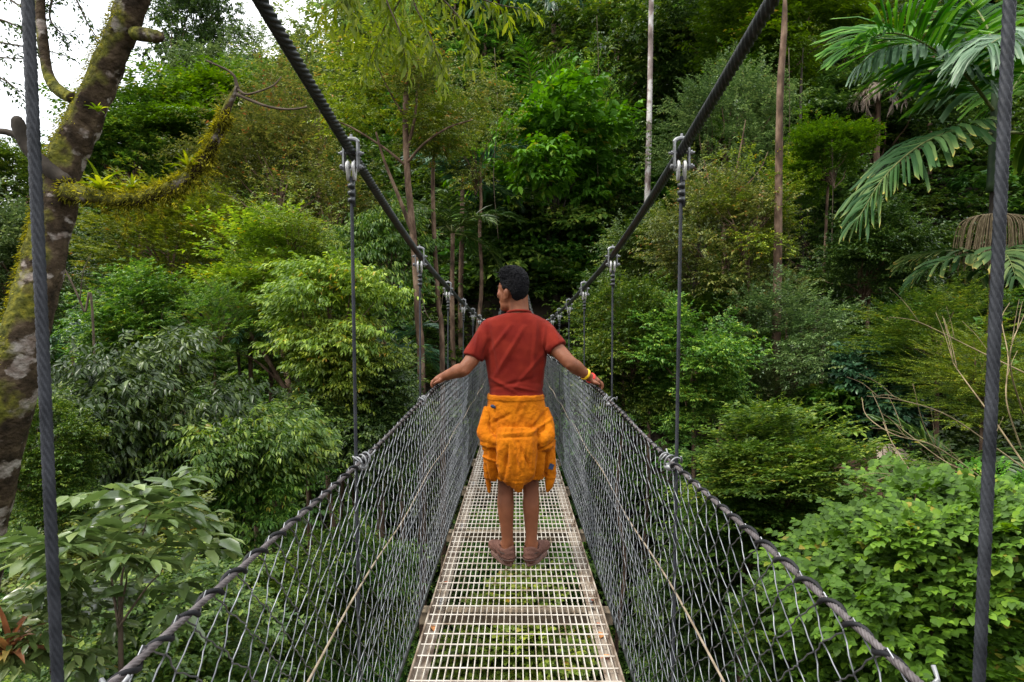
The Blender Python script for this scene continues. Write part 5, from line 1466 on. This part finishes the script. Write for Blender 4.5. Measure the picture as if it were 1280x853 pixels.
# moss: short strands on trunk and branch
def moss():
    r = np.random.default_rng(9)
    P_ = []; D_ = []; L_ = []; W_ = []; N_ = []; T_ = []
    def put(c, rad, n, ln, hang, up=0):
        v = norm(r.normal(0, 1, (n, 3)))
        p = c + v * rad
        d = v * .7 + np.array([0, 0, -hang]) + r.normal(0, .3, (n, 3))
        P_.append(p); D_.append(d); L_.append(ln * (.4 + r.random(n))); W_.append(np.full(n, .006) * (.6 + .8 * r.random(n))); N_.append(r.normal(0, 1, (n, 3))); T_.append(np.clip(r.random(n) * .7 + .3 * (v[:, 2] > 0), 0, .97))
    for i, q in enumerate(MQ[:-8]):
        for _ in range(int(r.integers(1, 5))):
            put(q[:3] + r.normal(0, .014, 3) + np.array([0, 0, .012]), q[3] * 1.0, 56, .036, .35)
        if i % 2 == 0 and 6 < i < 34:
            hl_ = .06 + .24 * r.random() ** 1.6
            for k in range(6):
                put(q[:3] + np.array([r.normal(0, .015), r.normal(0, .02), -q[3] - hl_ * k / 6]), .014 * (1 - k / 8), 26, .03, .8)
    for i, p in enumerate(P[18:-6]):
        c = np.array(p[:3])
        n = 90
        a = r.normal(PI * .92, .55, n)          # the left side
        v = np.stack([np.cos(a), -np.abs(np.sin(a)) * np.sign(r.random(n) - .25), .3 * r.random(n)], 1)
        pp = c + v * p[3] * 1.01 + r.normal(0, .02, (n, 3)) * np.array([.3, .3, 2.5])
        P_.append(pp); D_.append(v + r.normal(0, .4, (n, 3)) + np.array([0, 0, -.5])); L_.append(.024 * (.4 + r.random(n))); W_.append(np.full(n, .006)); N_.append(r.normal(0, 1, (n, 3))); T_.append(r.random(n) * .9)
    A = [np.concatenate(x) for x in (P_, D_, N_, L_, W_, T_)]
    return leaves_mesh('moss', *A)
ms = link('moss', moss(), M['moss'], mt); ms['kind'] = 'stuff'

def bromeliad(label, px, py, D, n, L, W, mat, seed, tilt=(0, 0), spread=.7):
    r = np.random.default_rng(seed)
    c = at(px, py, D)
    V = []; Fs = []; tint = []
    for i in range(n):
        a = i * 2.4 + r.normal(0, .2); e = .35 + 1.0 * (i / n) + r.normal(0, .1)
        d = np.array([math.cos(a) * math.cos(e) + tilt[0], math.sin(a) * math.cos(e) + tilt[1], math.sin(e)]); d = norm(d)
        l = L * r.uniform(.65, 1.1); q = np.zeros(3); b = len(V)
        for j in range(6):
            u = j / 5
            w_ = W * np.interp(u, [0, .3, .7, 1], [.8, 1, .7, .02]) * .5
            sdv = norm(np.cross(d, [0, 0, 1.0]) + 1e-6); nn = np.cross(sdv, d)
            V += [q - sdv * w_ + nn * w_ * .5, q, q + sdv * w_ + nn * w_ * .5]
            q = q + d * l / 5; d = norm(d + np.array([0, 0, -spread * .35]))
            if j:
                o = b + (j - 1) * 3
                Fs += [(o, o + 1, o + 4, o + 3), (o + 1, o + 2, o + 5, o + 4)]
        tint += [r.random()] * 18
    o = link('bromeliad', fast_mesh('bromeliad', np.array(V), np.full(len(Fs), 4), np.array(Fs).ravel(), np.array(tint)), M[mat], loc=c)
    tag(o, label, 'bromeliad', 'bromeliads on the leaning tree')
    return o
bromeliad('tall leaved bromeliad where the mossy branch leaves the trunk', 126, 238, 4.42, 14, .24, .038, 'brom', 1, (.15, -.1))
bromeliad('small yellow green bromeliad on the middle of the mossy branch', 166, 236, 4.38, 14, .12, .024, 'brom', 2)
bromeliad('spiky bromeliad on the rising part of the mossy branch', 236, 214, 4.28, 16, .18, .028, 'brom', 3, (.1, 0))
bromeliad('small green bromeliad sitting on the trunk between two limbs', 122, 140, 4.38, 9, .10, .02, 'brom', 5, (.3, -.4))
b = bromeliad('reddish strap leaved bromeliad at the bottom left corner', 12, 820, 3.3, 18, .36, .045, 'brom_red', 6, (.1, -.1), .8)
b['group'] = 'bromeliads'
